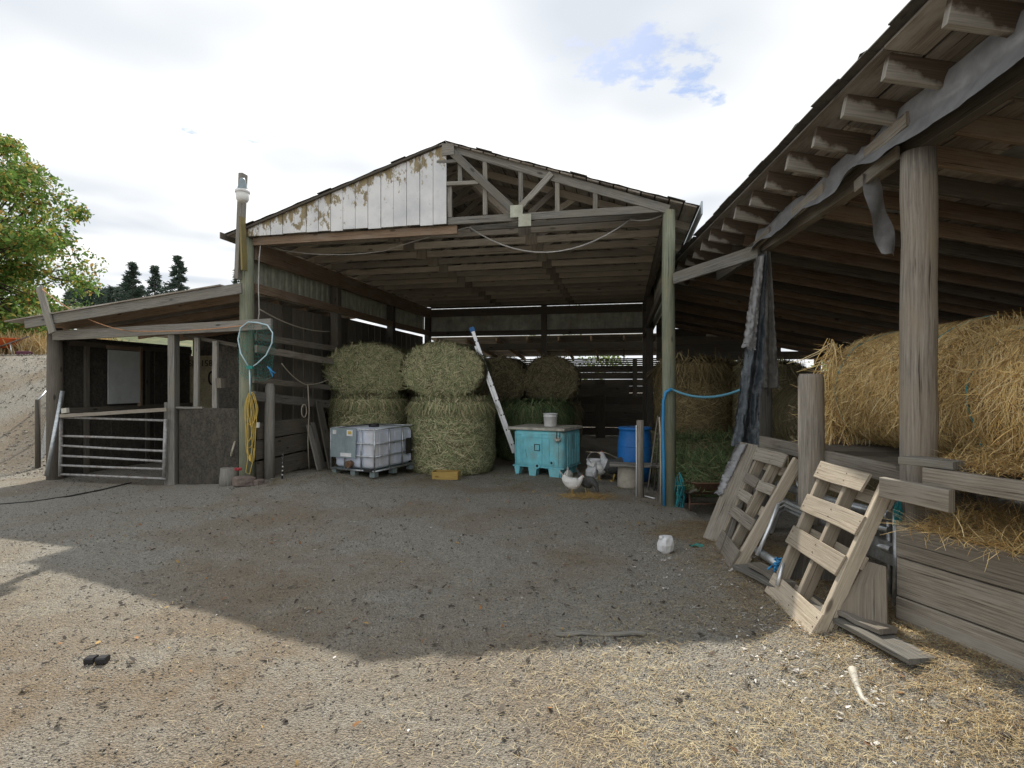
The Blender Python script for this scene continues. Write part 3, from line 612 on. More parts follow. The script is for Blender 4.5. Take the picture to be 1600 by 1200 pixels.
for i in range(26):
    t = -3.4 + .31 * i + random.uniform(-.05, .05); o = -.425 + random.uniform(-.012, .012); MB().beam(S(o, t, srz(o) + .107), S(o + random.uniform(-.008, .008), t + .36, srz(o) + .113), .12, .008, V((0, 0, 1)) + SN * .2).build('edge_shingle', M['roofing'], shed)
# eave beam: near length, then the board that runs across to the barn post
hb('eave_beam', S(.02, -3.3, 3.25), S(.02, .3, 3.25), .09, .20, 'greydark'); hb('eave_beam', S(.02, .3, 3.24), S(.02, 2.72, 3.22), .088, .19, 'plank')
hb('eave_beam', S(-.06, 2.55, 3.13), V((2.17, 7.27, 3.06)), .045, .15, 'grey', n=3)
hb('eave_beam', S(.05, 2.6, 3.24), S(.05, 4.4, 3.24), .09, .18, 'greydark')
# posts
def rpost(name, o, t, z1, r0, r1, m='post', lean=0):
    pts = []; rs = []; n = 12
    for k in range(n + 1): z = -.25 + (z1 + .25) * k / n; p = S(o + lean * k / n, t, z); pts.append(p + V((random.uniform(-.004, .004), random.uniform(-.004, .004), 0))); rs.append(r0 + (r1 - r0) * k / n + random.uniform(-.003, .003))
    return MB().tube(pts, rs, 20).build(name, M[m], shed)
pn = rpost('post', .02, 0, 3.15, .106, .098); rpost('post', .02, 2.65, 3.12, .10, .095, 'grey')
for t in (-2.6, 0, 2.7, 5.4, 8.1, 11.2): rpost('post', 4.55, t, 2.5, .09, .085, 'greydark')
p = P(1268, 700, 4.55); sp_ = MB().tube([V((p.x, p.y, -.1)), V((p.x, p.y, .8)), V((p.x - .005, p.y, 1.70)), V((p.x - .005, p.y, 1.735))], [.105, .10, .098, .085], 18).build('stub_post', M['post'], shed, None, 'sawn-off round post standing before the gold bale')
for z, a_ in ((2.55, 2.5), (1.45, .8), (2.02, 4.1)):   # knots on the near post
    c0 = S(.02, 0, z); dr = V((math.cos(a_ + 2.2), -abs(math.sin(a_ + 2.2)), 0)); MB().lathe([(.001, 0), (.013, .0), (.016, .003)], (0, 0, 0), 8)
# plank wall below the hay, sill boards and shelf
PW0 = V((605 / F * 3.35, 3.35, 0)); PWd = (V((2.588, 2.75, 0)) - PW0).normalized(); PWn = V((PWd.y, -PWd.x, 0))
def PW(s, z, o=0): p = PW0 + PWd * s + V((-PWd.y, PWd.x, 0)) * o; return V((p.x, p.y, z))
for z0, z1, o in ((.595, .785, .0), (.352, .588, .006), (.10, .343, -.004)):
    hb('wall_plank', PW(-.0, (z0 + z1) / 2, o), PW(2.3, (z0 + z1) / 2 + .004, o), .045, z1 - z0, 'plank', n=6, jit=.003, cham=.006)
hb('wall_plank', PW(.05, .0, .1), PW(2.3, .0, .12), .05, .16, 'greydark')
for s in (.06, 1.2): hb('wall_stake', PW(s, .0, .055), PW(s, .95, .055), .07, .07, 'greydark')
hb('shelf_board', PW(.16, 1.115, -.01), PW(2.3, 1.10, .0), .05, .10, 'plank', n=4)
hb('shelf_board', PW(-.07, 1.005, -.05), PW(.33, 1.0, -.05), .05, .125, 'plank', n=2)
hb('shelf_cleat', PW(.02, 1.185, .02), PW(.30, 1.19, .06), .14, .045, 'grey')
hb('shelf_board', P(1290, 716, 4.5), S(.12, .16, 1.0), .05, .13, 'plank', n=2)
hb('shelf_board', P(1190, 690, 5.6), P(1300, 716, 4.5), .05, .12, 'plank')
for i in range(12): hb('shelf_deck_board', S(.06 + .0 * i, 1.9 - .30 * i, 1.06), S(3.6, 1.9 - .30 * i, 1.06), .28, .03, 'greydark', n=1, jit=0)
for o in (1.6, 3.4):
    for t in (1.8, 0, -1.4): hb('shelf_leg', S(o, t, -.2), S(o, t, 1.05), .09, .09, 'greydark', n=1)
for i in range(5): hb('ledge_board', PW(.1, .75, .14 + .16 * i), PW(2.2, .75, .14 + .16 * i), .155, .03, 'greydark', n=1, jit=0)
hb('back_rail', S(4.6, -3, 1.0), S(4.6, 11.4, 1.0), .04, .2, 'greydark'); hb('back_rail', S(4.62, -3.4, 2.36), S(4.62, 11.4, 2.36), .08, .18, 'greydark')
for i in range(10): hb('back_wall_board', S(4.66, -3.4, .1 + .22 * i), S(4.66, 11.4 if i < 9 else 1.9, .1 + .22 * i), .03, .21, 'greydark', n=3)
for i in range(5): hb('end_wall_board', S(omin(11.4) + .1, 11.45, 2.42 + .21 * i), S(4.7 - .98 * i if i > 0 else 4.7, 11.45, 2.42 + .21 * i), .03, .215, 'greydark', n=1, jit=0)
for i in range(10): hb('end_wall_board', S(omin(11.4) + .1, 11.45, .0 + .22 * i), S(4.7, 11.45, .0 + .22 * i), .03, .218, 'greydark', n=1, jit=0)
# battens nailed over the tarp
for t0, t1, z in ((-.62 + .55, .42, 3.32), (1.02, 1.62, 3.27), (2.15, 2.62, 3.22)):
    hb('tarp_batten', S(-.085, t0, z + .02), S(-.08, t1, z - .01), .03, .095, 'plank', n=2)
hb('tarp_batten', S(-.08, .05, 3.17), S(-.08, .55, 3.13), .025, .09, 'plank')
# ---------------------------------------------------------------- tarps
def wav(a, b, s): return (fbm(np.array(a * s), np.array(b * s), 3) - .45)
tp = MB()
def tf(u, v):
    t = -3.0 + 5.6 * u; top = 3.47 - .09 * ss(.5, 1, u); bot = 3.16 + .05 * wav(t, 1, 1.3) + .03 * wav(t, 9, 6) - .02 * ss(.6, 1, u); pinch = 1 - .45 * math.exp(-((t - .42) / .16) ** 2) - .35 * math.exp(-((t - 2.3) / .2) ** 2) - .3 * math.exp(-((t - 1.3) / .25) ** 2)
    z = top + (bot - top) * (.5 + (v - .5) * pinch); fl = max(0, v - .55 - .1 * wav(t, 4, 1.5)); return S(-.05 - .03 * math.sin(min(v, .6) * 4) * (1 + .8 * wav(t, v * .3, 2)) - .18 * fl * (1 + .8 * wav(t, 6, 2)) - .012 * abs(((t * 3.1 + v * 1.3) % 1) - .5) - .010 * abs(((t * 1.7 - v * .9) % 1) - .5), t, float(z))
tp.surf(tf, 220, 14, True, (6, .4)); eave_tarp = tp.single('eave_tarp', M['tarp'], S(-.06, 0, 3.16), 'torn grey plastic tarp strip wrapped along the hay shed eave beam', 'tarp')
tp = MB(); c0 = S(-.06, .42, 3.17); p1 = P(1392, 395, c0.y - .03)
def rag(u, v):
    zt = c0.z + (p1.z - c0.z) * v; w = .05 + .035 * math.sin(v * 3) ; return V((c0.x - .01 + (p1.x - c0.x) * v + (u - .5) * w * 2.0 + .012 * wav(v, 3, 7), c0.y - .02 + .022 * math.sin(v * 9 + u * 4) + .03 * (u - .5), zt - .02 * random.random() * (v == 1)))
tp.surf(rag, 5, 22); tp.single('tarp_rag', M['tarp'], c0, 'narrow torn grey rag dangling from eave beam beside the round post', 'tarp rag')
mp = S(.02, 2.65, 0)
def hang(x0t, x1t, yt, x0b, x1b, yb, Y, folds, amp, name, m, label, nn=26, ragged=.05, crump=.05):
    t_ = MB()
    def f(u, v):
        xa = x0t + (x0b - x0t) * v; xb = x1t + (x1b - x1t) * v; y = yt + (yb - yt) * v; d = amp * math.sin(u * folds * 6.28 + v * 2.5 + 3 * wav(u * 2, v * 2, 2)) * (.4 + .6 * v)
        p = P(xa + (xb - xa) * u, y + (ragged * 60 * wav(u, 2, 12) if v > .95 else 0), Y); return V((p.x + .012 * wav(u, v * 3, 7) * v, p.y + d + crump * (wav(u * 3, v * 9, 5) + .5 * wav(u * 9, v * 25, 5)) * (.3 + v), p.z))
    t_.surf(f, nn, 70, crump < .1); o = t_.single(name, M[m], P((x0t + x1t) / 2, yt, Y), label, 'tarp'); return o
hang(1184, 1200, 398, 1146, 1183, 698, 5.93, 1.4, .05, 'hanging_tarp', 'tarpblue', 'crumpled blue-black tarp hanging from the eave in front of the second post', crump=.055)
hang(1192, 1203, 392, 1190, 1216, 606, 6.03, 1.6, .035, 'hanging_cloth', 'tarpgrey', 'faded dark cloth hanging behind the blue-black tarp', ragged=.1)
hang(1182, 1193, 400, 1160, 1181, 545, 5.87, .8, .02, 'tarp_flap', 'tarp', 'pale grey torn flap at the top of the hanging tarp', 10, .3)
hang(1150, 1172, 694, 1118, 1143, 775, 5.75, 1.2, .04, 'shredded_tarp', 'tarp', 'frayed pale tarp end trailing down onto the leaning board', 14, .3)
# ---------------------------------------------------------------- hay
def palette(n, cols, wts, j=.25):
    i = RNG.choice(len(cols), n, p=np.array(wts) / sum(wts)); return np.array(cols)[i] * (1 + (RNG.random((n, 1)) - .5) * 2 * j)
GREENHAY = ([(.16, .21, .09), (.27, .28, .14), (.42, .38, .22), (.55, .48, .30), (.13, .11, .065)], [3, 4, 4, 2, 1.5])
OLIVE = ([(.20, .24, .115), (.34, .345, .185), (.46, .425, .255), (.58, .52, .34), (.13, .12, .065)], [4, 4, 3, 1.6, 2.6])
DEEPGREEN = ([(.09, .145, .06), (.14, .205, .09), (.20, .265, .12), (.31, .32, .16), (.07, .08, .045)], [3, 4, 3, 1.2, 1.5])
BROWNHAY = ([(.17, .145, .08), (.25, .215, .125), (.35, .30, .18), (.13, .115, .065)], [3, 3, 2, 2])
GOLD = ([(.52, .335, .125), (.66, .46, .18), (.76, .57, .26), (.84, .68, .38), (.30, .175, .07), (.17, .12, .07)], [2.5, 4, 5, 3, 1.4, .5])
def bale(label, c, ax, rw, rh, L, pal, n=5200, lw=.011, ll=.28, vertical=False, name='round_bale', loose=.35, group=None, twine=0, cap=None, yaw=0):
    """round bale: centre c at its resting height; ax unit axis in plan (or upright); rw, rh half width and half height"""
    c = V(c); root = thing(name, label, 'hay bale', c, group)
    if vertical: A = np.array([0, 0, 1.0]); E1 = np.array([1.0, 0, 0]); E2 = np.array([0, 1.0, 0]); hl = L / 2; z0 = c.z + hl
    else: A = np.array([ax[0], ax[1], 0.0]); A /= np.linalg.norm(A); E1 = np.array([A[1], -A[0], 0]); E2 = np.array([0, 0, 1.0]); hl = L / 2; z0 = c.z + rh
    cen = np.array([c.x, c.y, z0]); sg = np.array([rw, rh])
    def surf(th, s, rr=1.0):
        k = 1 + .05 * (fbm(th * 2.2 + c.x * 3, s * 3 + c.y, 3) - .45) * 2; rnd = np.clip((1 - np.abs(s)) / .16, 0, 1) ** .5; e = (.86 + .14 * rnd) * rr * k
        x = np.cos(th) * rw * e; y = np.sin(th) * rh * e
        if not vertical: y = np.maximum(y, -rh * .93); x = x * (1 + .06 * (y < -rh * .5))
        else:
            bulge = 1 + .05 * np.sin((s + 1) * 1.6); x = x * bulge; y = y * bulge
        return cen + x[:, None] * E1 + y[:, None] * E2 + (s * hl)[:, None] * A
    # body
    nt_, ns_ = 40, 14; th = np.linspace(0, 2 * np.pi, nt_, endpoint=False); rows = [(-1, .02), (-1, .5)] + [(s, 1) for s in np.linspace(-1, 1, ns_)] + [(1, .5), (1, .02)]
    vv = np.concatenate([surf(th, np.full(nt_, s), r * .985) for s, r in rows]); nr = len(rows)
    qq = np.array([[k * nt_ + i, k * nt_ + (i + 1) % nt_, (k + 1) * nt_ + (i + 1) % nt_, (k + 1) * nt_ + i] for k in range(nr - 1) for i in range(nt_)])
    me = raw('body', vv - np.array(c), qq, [M['haycore']]); me.polygons.foreach_set('use_smooth', [True] * len(me.polygons)); obj_of(me, 'body', parent=root)
    # strands on the round side
    n1 = int(n * .6); th = RNG.random(n1) * 2 * np.pi; s = RNG.random(n1) * 2 - 1; Pt = surf(th, s); e = 1e-3
    Nn = surf(th, s, 1.02) - Pt; Nn /= np.linalg.norm(Nn, axis=1, keepdims=True); Tc = surf(th + .02, s) - Pt; Tc /= np.linalg.norm(Tc, axis=1, keepdims=True) + 1e-9
    sgn = np.where(RNG.random(n1) < .5, 1, -1)[:, None]
    if vertical: Td = Tc * sgn * .7 + RNG.normal(0, .5, (n1, 3)) + np.array([0, 0, -.55])
    else: Td = Tc * sgn + RNG.normal(0, loose, (n1, 3))
    Td = Td - Nn * ((Td * Nn).sum(1, keepdims=True)) * .96
    Td /= np.linalg.norm(Td, axis=1, keepdims=True); L1 = ll * (.5 + RNG.random(n1)); v1, q1, c1 = ribbons(Pt - Td * L1[:, None] * .5 - Nn * (L1[:, None] ** 2 * .08), Td, Nn, L1, lw * (.6 + .8 * RNG.random(n1)), palette(n1, *pal), .35)
    # strands on both ends: concentric turns
    n2 = n - n1; th = RNG.random(n2) * 2 * np.pi; rr = np.sqrt(RNG.random(n2)); sd = np.where(RNG.random(n2) < (.5 if not vertical else .15), -1, 1)
    if not vertical: sd = np.where(RNG.random(n2) < .85, -1 if A[1] > 0 else 1, -sd)
    bul = .10 * (1 - rr ** 2) * hl
    Pt = surf(th, np.ones(n2) * sd * .995, rr) + (sd * bul)[:, None] * A; Nn = np.repeat(A[None], n2, 0) * sd[:, None]
    Tc = -np.sin(th)[:, None] * E1 * rw + np.cos(th)[:, None] * E2 * rh; Tc /= np.linalg.norm(Tc, axis=1, keepdims=True)
    if vertical:
        out = np.cos(th)[:, None] * E1 + np.sin(th)[:, None] * E2; Td = out * (.5 + rr[:, None]) + RNG.normal(0, .7, (n2, 3)); Td[:, 2] = -.25 * rr
    else: Td = Tc + RNG.normal(0, loose * 1.1, (n2, 3)); Td -= Nn * ((Td * Nn).sum(1, keepdims=True)) * .95
    Td /= np.linalg.norm(Td, axis=1, keepdims=True); L2 = ll * (.5 + RNG.random(n2)); v2, q2, c2_ = ribbons(Pt - Td * L2[:, None] * .5, Td, Nn, L2, lw * (.6 + .8 * RNG.random(n2)), palette(n2, *(cap or pal)), .3)
    V_, Q_, C_ = [v1, v2], [q1, q2 + len(v1)], [c1, c2_]; off = len(v1) + len(v2)
    if vertical:   # long blades hanging over the upper rim
        n3 = n // 5; th = RNG.random(n3) * 2 * np.pi; Pt = surf(th, np.full(n3, .93)); out = np.cos(th)[:, None] * E1 + np.sin(th)[:, None] * E2
        Td = out * .25 + RNG.normal(0, .22, (n3, 3)) + np.array([0, 0, -1.0]); v3, q3, c3 = ribbons(Pt + out * .02, Td, out, ll * (.6 + 1.0 * RNG.random(n3)), lw * (.6 + .8 * RNG.random(n3)), palette(n3, *(cap or pal)), .3)
        V_.append(v3); Q_.append(q3 + off); C_.append(c3)
    vv = np.concatenate(V_); vv[:, 2] = np.maximum(vv[:, 2], c.z + .005)
    me = raw('straw', vv - np.array(c), np.concatenate(Q_), [M['straw']], np.clip(np.concatenate(C_), 0, 1)); obj_of(me, 'straw', parent=root, kind='stuff')
    for k in range(twine):
        s = -.7 + 1.4 * k / max(1, twine - 1); th = np.linspace(-.6, 3.9, 40); pp = surf(th, np.full(40, s), 1.012); MB().tube([V(p) for p in pp], .006, 5).build('twine', M['teal_rope'], root)
    return root
def square_bale(label, c, ax, L, D, H, pal, n=2600, lw=.009, group=None, name='square_bale'):
    c = V(c); root = thing(name, label, 'hay bale', c, group); a = np.array([ax[0], ax[1], 0.0]); a /= np.linalg.norm(a); e = np.array([-a[1], a[0], 0]); up = np.array([0, 0, 1.0]); cen = np.array(c) + up * H / 2
    MB().beam(V(cen - a * L / 2), V(cen + a * L / 2), D, H, (0, 0, 1), 5, .012, .04).build('body', M['haycore'], root)
    f = RNG.integers(0, 5, n); u = RNG.random(n) * 2 - 1; v = RNG.random(n) * 2 - 1; P0 = np.zeros((n, 3)); N0 = np.zeros((n, 3)); T0 = np.zeros((n, 3))
    for i, (nn, hx, t1, h1, t2, h2) in enumerate(((a, L/2, e, D/2, up, H/2), (-a, L/2, e, D/2, up, H/2), (e, D/2, a, L/2, up, H/2), (-e, D/2, a, L/2, up, H/2), (up, H/2, a, L/2, e, D/2))):
        k = f == i; P0[k] = cen + nn * hx + t1 * (u[k] * h1)[:, None] + t2 * (v[k] * h2)[:, None]; N0[k] = nn
    T0 = RNG.normal(0, 1, (n, 3)); T0 -= N0 * (T0 * N0).sum(1, keepdims=True) * .75
    v_, q_, c_ = ribbons(P0, T0, N0, .10 + .16 * RNG.random(n), lw * (.6 + .8 * RNG.random(n)), palette(n, *pal), .3); v_[:, 2] = np.maximum(v_[:, 2], c.z + .004)
    obj_of(raw('straw', v_ - np.array(c), q_, [M['straw']], np.clip(c_, 0, 1)), 'straw', parent=root, kind='stuff'); return root
gf = 'round bales stacked inside the barn'
bale('upright olive round bale with matted top, right of the tank', (-1.16, 10.42, 0), (0, 0), .80, .80, 1.37, OLIVE, 13000, .010, .19, True, group=gf, cap=GREENHAY)
bale('upright olive round bale behind the white tank', (-2.93, 11.25, 0), (0, 0), .80, .80, 1.40, OLIVE, 10000, .010, .2, True, group=gf, cap=GREENHAY)
bale('round bale with spiral end lying on top, against the ladder', (-1.28, 10.90, 1.36), (.06, 1), .82, .55, 1.3, OLIVE, 15000, .009, .20, False, loose=.55, group=gf)
bale('round bale lying on top of the stack at far left', (-2.93, 11.62, 1.36), (-.03, 1), .93, .57, 1.3, OLIVE, 15000, .009, .20, False, loose=.55, group=gf)
bale('deep green upright round bale behind the teal tub', (.50, 12.3, 0), (0, 0), .86, .8, 1.22, DEEPGREEN, 9000, .011, .28, True, group=gf, cap=DEEPGREEN)
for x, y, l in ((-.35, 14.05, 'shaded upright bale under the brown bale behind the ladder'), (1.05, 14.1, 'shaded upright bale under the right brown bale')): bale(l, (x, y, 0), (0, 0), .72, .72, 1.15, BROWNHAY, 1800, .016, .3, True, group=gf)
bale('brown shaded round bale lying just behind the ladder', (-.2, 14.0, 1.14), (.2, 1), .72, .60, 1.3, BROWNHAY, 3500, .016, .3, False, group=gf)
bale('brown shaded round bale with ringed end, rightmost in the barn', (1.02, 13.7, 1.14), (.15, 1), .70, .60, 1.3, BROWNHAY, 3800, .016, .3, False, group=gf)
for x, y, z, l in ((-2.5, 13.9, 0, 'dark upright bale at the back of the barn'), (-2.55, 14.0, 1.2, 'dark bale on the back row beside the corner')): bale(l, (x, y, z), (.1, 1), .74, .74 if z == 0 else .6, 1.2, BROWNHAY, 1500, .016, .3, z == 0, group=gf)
# gold bales on the shed shelf
ga = 'gold round bales on the hay shed shelf'
for t0, L, rh_, l in ((1.05, 1.55, .53, 'gold straw bale with drooping shaggy end between stub post and round post'), (-.58, 1.6, .49, 'gold straw bale right of the round post')):
    c0 = S(.90, t0, 1.075); bale(l, c0, (SDir.x, SDir.y), .60, rh_, L, GOLD, 34000, .0042, .16, False, 'round_bale', .95, ga, 2)
# straw drooping from the shaggy left end of the near gold bale and loose hay on the shelf
def loose(name, label, n, fn, pal, ll, lw, curl=.4, kind='stuff', cat='loose hay'):
    Pt, T, Nn = fn(n); v_, q_, c_ = ribbons(Pt, T, Nn, ll * (.4 + RNG.random(n)), lw * (.6 + .8 * RNG.random(n)), palette(n, *pal), curl, 3)
    o0 = Pt.mean(0); o0[2] = Pt[:, 2].min(); return obj_of(raw(name, v_ - o0, q_, [M['straw']], np.clip(c_, 0, 1)), name, V(o0), label=label, category=cat, kind=kind)
def droop(n):
    u = RNG.random(n); s0 = np.array(S(.32, 1.72, 0)); b_ = np.array([s0 + np.array(SN) * x * 1.0 + np.array(SDir) * (.10 * y) for x, y in zip(u ** 1.5, RNG.random(n))]); b_[:, 2] = 1.15 + .95 * RNG.random(n) * (1 - .3 * u)
    return b_, RNG.normal(0, .45, (n, 3)) + np.array([-.35, -.1, -.75]), np.repeat([[-.8, -.6, 0.1]], n, 0)
def drape(n):           # shaggy straw hanging down the yard side of both shelf bales
    t = RNG.uniform(-1.35, 1.75, n); a = RNG.uniform(-.55, 1.0, n); rr = .60 * (1 + .10 * (fbm(t * 2.5, a * 2, 3) - .45) * 2); p = np.array([S(.90 - r_ * math.cos(b_), q_, 1.585 + .505 * math.sin(b_)) for q_, b_, r_ in zip(t, a, rr)]); Nn = np.stack([-np.cos(a) * SN.x, -np.cos(a) * SN.y, np.sin(a)], -1)
    T = np.stack([-np.sin(a) * SN.x, -np.sin(a) * SN.y, -np.cos(a)], -1) + RNG.normal(0, .55, (n, 3)); return p + Nn * .01, T, Nn
loose('hanging_straw', 'shaggy golden straw hanging down the front of the two shelf bales', 6500, drape, GOLD, .13, .003, .3)
loose('hanging_straw', 'ragged gold straw hanging from the left end of the shelf bale', 1500, droop, GOLD, .30, .006)
def on_shelf(n):
    s = RNG.random(n) * 1.9 + .12; o = .07 + RNG.random(n) ** 1.2 * .7; p = np.array([PW(a, 0, b_) for a, b_ in zip(s, o)]); p[:, 2] = 1.155 + (.02 + .11 * np.minimum(1, o * 2.5)) * RNG.random(n) * (.6 + fbm(s * 4, o * 4, 3)); T = RNG.normal(0, 1, (n, 3)); T[:, 2] *= .22; return p, T, np.repeat([[0, 0, 1.0]], n, 0)
loose('shelf_hay', 'loose tan hay matted over the upper shelf board', 11000, on_shelf, GOLD, .10, .003)
def on_ledge(n):
    s = RNG.random(n) * 2.0 + .08; o = -.05 + RNG.random(n) ** 1.1 * .75; p = np.array([PW(a, 0, b_) for a, b_ in zip(s, o)]); p[:, 2] = .79 + (.03 + .17 * np.clip(o * 2.5, 0, 1)) * RNG.random(n) * (.5 + fbm(s * 4, o * 4, 3)); T = RNG.normal(0, 1, (n, 3)); T[:, 2] *= .25; return p, T, np.repeat([[0, 0, 1.0]], n, 0)
loose('ledge_hay', 'loose straw piled on the ledge above the plank wall', 11000, on_ledge, GOLD, .15, .003)
# hay stored deeper in the shed
gb = 'hay stored at the back of the hay shed'
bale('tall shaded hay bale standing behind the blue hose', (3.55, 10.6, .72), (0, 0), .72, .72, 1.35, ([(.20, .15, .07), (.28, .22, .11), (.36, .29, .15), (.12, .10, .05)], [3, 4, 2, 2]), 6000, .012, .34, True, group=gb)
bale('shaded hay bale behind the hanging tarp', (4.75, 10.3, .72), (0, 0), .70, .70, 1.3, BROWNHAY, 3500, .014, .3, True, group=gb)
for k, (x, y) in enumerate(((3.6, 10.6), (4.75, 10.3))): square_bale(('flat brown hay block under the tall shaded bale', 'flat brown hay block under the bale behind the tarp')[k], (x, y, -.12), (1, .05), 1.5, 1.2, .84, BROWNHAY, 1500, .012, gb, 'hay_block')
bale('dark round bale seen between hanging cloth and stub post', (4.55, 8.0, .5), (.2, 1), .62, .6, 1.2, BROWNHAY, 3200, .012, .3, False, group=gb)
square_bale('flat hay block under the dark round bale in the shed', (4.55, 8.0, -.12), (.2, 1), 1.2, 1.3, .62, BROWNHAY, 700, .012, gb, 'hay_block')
gg = 'small green bales beside the barn post'
square_bale('green square bale on top of the pile behind the barrow', (2.98, 8.75, .34), (1, .1), 1.0, .5, .44, DEEPGREEN, 4200, .008, gg)
square_bale('green square bale at the bottom of the pile behind the barrow', (3.0, 8.75, -.12), (1, .1), 1.05, .5, .46, DEEPGREEN, 3600, .008, gg)
# ---------------------------------------------------------------- things at the stall and left post
def gp(x, y): 
    z = 0.0
    for _ in range(4): p = G(x, y, z); z = gz(p.x, p.y)
    return V((p.x, p.y, z))
gate = thing('tube_gate', 'rusty white tubular metal gate across the stall opening', 'gate', FR(175, 742, -.16))
gl, gr_ = (95, 650, 745), (259, 655, 744)
def gt(a, c2, r, name='rail', m='gate'): MB().tube([FR(*a, -.16), FR((a[0] + c2[0]) / 2, (a[1] + c2[1]) / 2 + random.uniform(-.5, .8), -.16), FR(*c2, -.16)], r, 8).build(name, M[m], gate)
gt((96, 650), (94, 744), .028, 'upright'); gt((259, 655), (256, 745), .028, 'upright')
for a, b_ in ((652, 657), (681, 687), (696, 705), (712, 721), (727, 733), (741, 748)): gt((95, a), (258, b_), .019)
MB().beam(FR(95, 650, -.22), FR(262, 640, -.22), .05, .06, (0, 0, 1), 3, .004, .005).build('top_bar', M['plank'], gate)
MB().beam(FR(98, 642, -.24), FR(106, 641, -.24), .05, .08).build('latch_block', M['lid'], gate)
MB().tube([FR(73, 744, -.45), FR(85, 680, -.3), FR(98, 611, -.14)], .034, 10).single('steel_pipe', M['galv'], FR(73, 744, -.45), 'blue-grey steel pipe leaning on the stall corner post', 'pipe')
# wire mesh fence behind the corner
fence = thing('wire_fence', 'galvanised chain-link fence panel running back from the stall corner', 'fence', V((-9.15, 10.5, .3)))
f0, f1 = V((-9.15, 10.5, 0)), V((-11.0, 13.7, 0)); mb = MB(); d_ = (f1 - f0)
def fz(s): p = f0 + d_ * s; return gz(p.x, p.y)
for i in range(44):
    for sg in (1, -1):
        pts = []
        for k in range(9):
            s = (i / 44 + sg * k / 8 * .35); 
            if 0 <= s <= 1: p = f0 + d_ * s; pts.append(V((p.x, p.y, fz(s) + .05 + 1.25 * k / 8)))
        if len(pts) > 1: mb.tube(pts, .0045, 3, False)
mb.build('mesh', M['galv'], fence, None, None, 'stuff')
for s in (0, .5, 1): p = f0 + d_ * s; MB().tube([V((p.x, p.y, fz(s) - .1)), V((p.x, p.y, fz(s) + 1.32))], .045 if s == 0 else .03, 8).build('post', M['greydark'] if s == 0 else M['galv'], fence)
MB().tube([V((*(f0 + d_ * (k / 6)).xy, fz(k / 6) + 1.3)) for k in range(7)], .018, 6).build('top_rail', M['galv'], fence)
# yard light
lc = V((FR(379, 300, -.30).x, FR(379, 300, -.30).y, 0)); lz = P(379, 299, lc.y).z
lamp = thing('yard_light', 'grey and white dusk-to-dawn yard light on top of the left barn post', 'lamp', V((lc.x, lc.y, lz - .18)))
MB().lathe([(.001, .20), (.03, .20), (.045, .17), (.06, .10), (.075, .035), (.085, .02)][::-1], (lc.x, lc.y, lz), 20).build('housing', M['lampgrey'], lamp)
MB().lathe([(.075, .0), (.105, -.005), (.108, -.045), (.10, -.05)][::-1], (lc.x, lc.y, lz + .02), 20).build('rim', M['whitep'], lamp)
MB().lathe([(.03, -.185), (.07, -.18), (.088, -.15), (.10, -.05)], (lc.x, lc.y, lz + .02), 24).build('refractor', M['glass'], lamp)
MB().tube([V((lc.x, lc.y, lz + .12)), B(6.5, -.14, lz + .12)], .02, 8).build('arm', M['lampgrey'], lamp)
# landing net on the post
nv = -.20; net = thing('landing_net', 'green landing net with pale blue hoop hung on the left barn post', 'net', FR(390, 600, nv))
hp_ = [(390, 576), (376, 552), (372, 530), (376, 512), (388, 503), (402, 504), (418, 508), (426, 520), (425, 536), (416, 555), (402, 568), (390, 576)]
MB().tube([FR(*p, nv - .02) for p in hp_], .011, 8).build('hoop', M['hoop'], net)
MB().tube([FR(390, 574, nv - .02), FR(390.5, 600, nv - .02), FR(391, 618, nv - .02)], .012, 8).build('handle', M['hoop'], net)
MB().beam(FR(386, 574, nv - .03), FR(395, 574, nv - .03), .03, .05).build('yoke', M['net'], net)
mb = MB()
def cell(i, j):  # bag of mesh: hangs behind the hoop with folds
    u = i / 26; v = j / 30; x = 374 + 53 * u + 2.0 * math.sin(v * 7 + u * 5); y = 506 + (92 - 26 * abs(u - .55)) * v + 3 * math.sin(u * 9); return FR(x, y, nv + .03 + .035 * math.sin(u * 14 + v * 3))
for i in range(0, 27, 2): mb.tube([cell(i + .7 * math.sin(j * 1.1), j) for j in range(0, 31, 2)], .0026, 3, False)
for j in range(0, 31, 2): mb.tube([cell(i, j + .7 * math.sin(i * 1.3)) for i in range(0, 27, 2)], .0026, 3, False)
mb.build('mesh', M['net'], net, None, None, 'stuff')
MB().tube([FR(418, 573, nv), FR(424, 578, nv - .03), FR(426, 588, nv - .02), FR(421, 577, nv - .05), FR(430, 583, nv - .02)], .012, 6).build('blue_tie', M['bluehose'], net)
# coil of yellow cord
cord = thing('coiled_cord', 'coiled yellow extension cord hanging on the left barn post', 'cord', FR(390, 738, -.17))
def loop(x0, x1, y0, y1, v, ph=0, n=26, r=.006):
    pts = []
    for k in range(n): a = 2 * math.pi * k / n; pts.append(FR((x0 + x1) / 2 + (x1 - x0) / 2 * math.cos(a) * (1 + .2 * math.sin(a + ph)) + 1.2 * math.sin(3 * a + ph), (y0 + y1) / 2 + (y1 - y0) / 2 * math.sin(a), v + .012 * math.sin(2 * a + ph)))
    MB().tube(pts, r, 6, closed=True).build('loop', M['yellow'], cord)
for k, (x0, x1, y0, y1) in enumerate(((384, 397, 612, 700), (382, 400, 613, 664), (386, 396, 614, 721), (384, 402, 612, 722), (387, 394, 616, 712), (383, 394, 618, 690), (388, 398, 613, 668))): loop(x0, x1, y0, y1, -.15 - .008 * k, k * 1.3)
MB().tube([FR(386, 690, -.16), FR(387, 718, -.17), FR(384, 738, -.2), FR(390, 741, -.22), FR(394, 725, -.17), FR(397, 700, -.16)], .006, 6).build('tail', M['yellow'], cord)
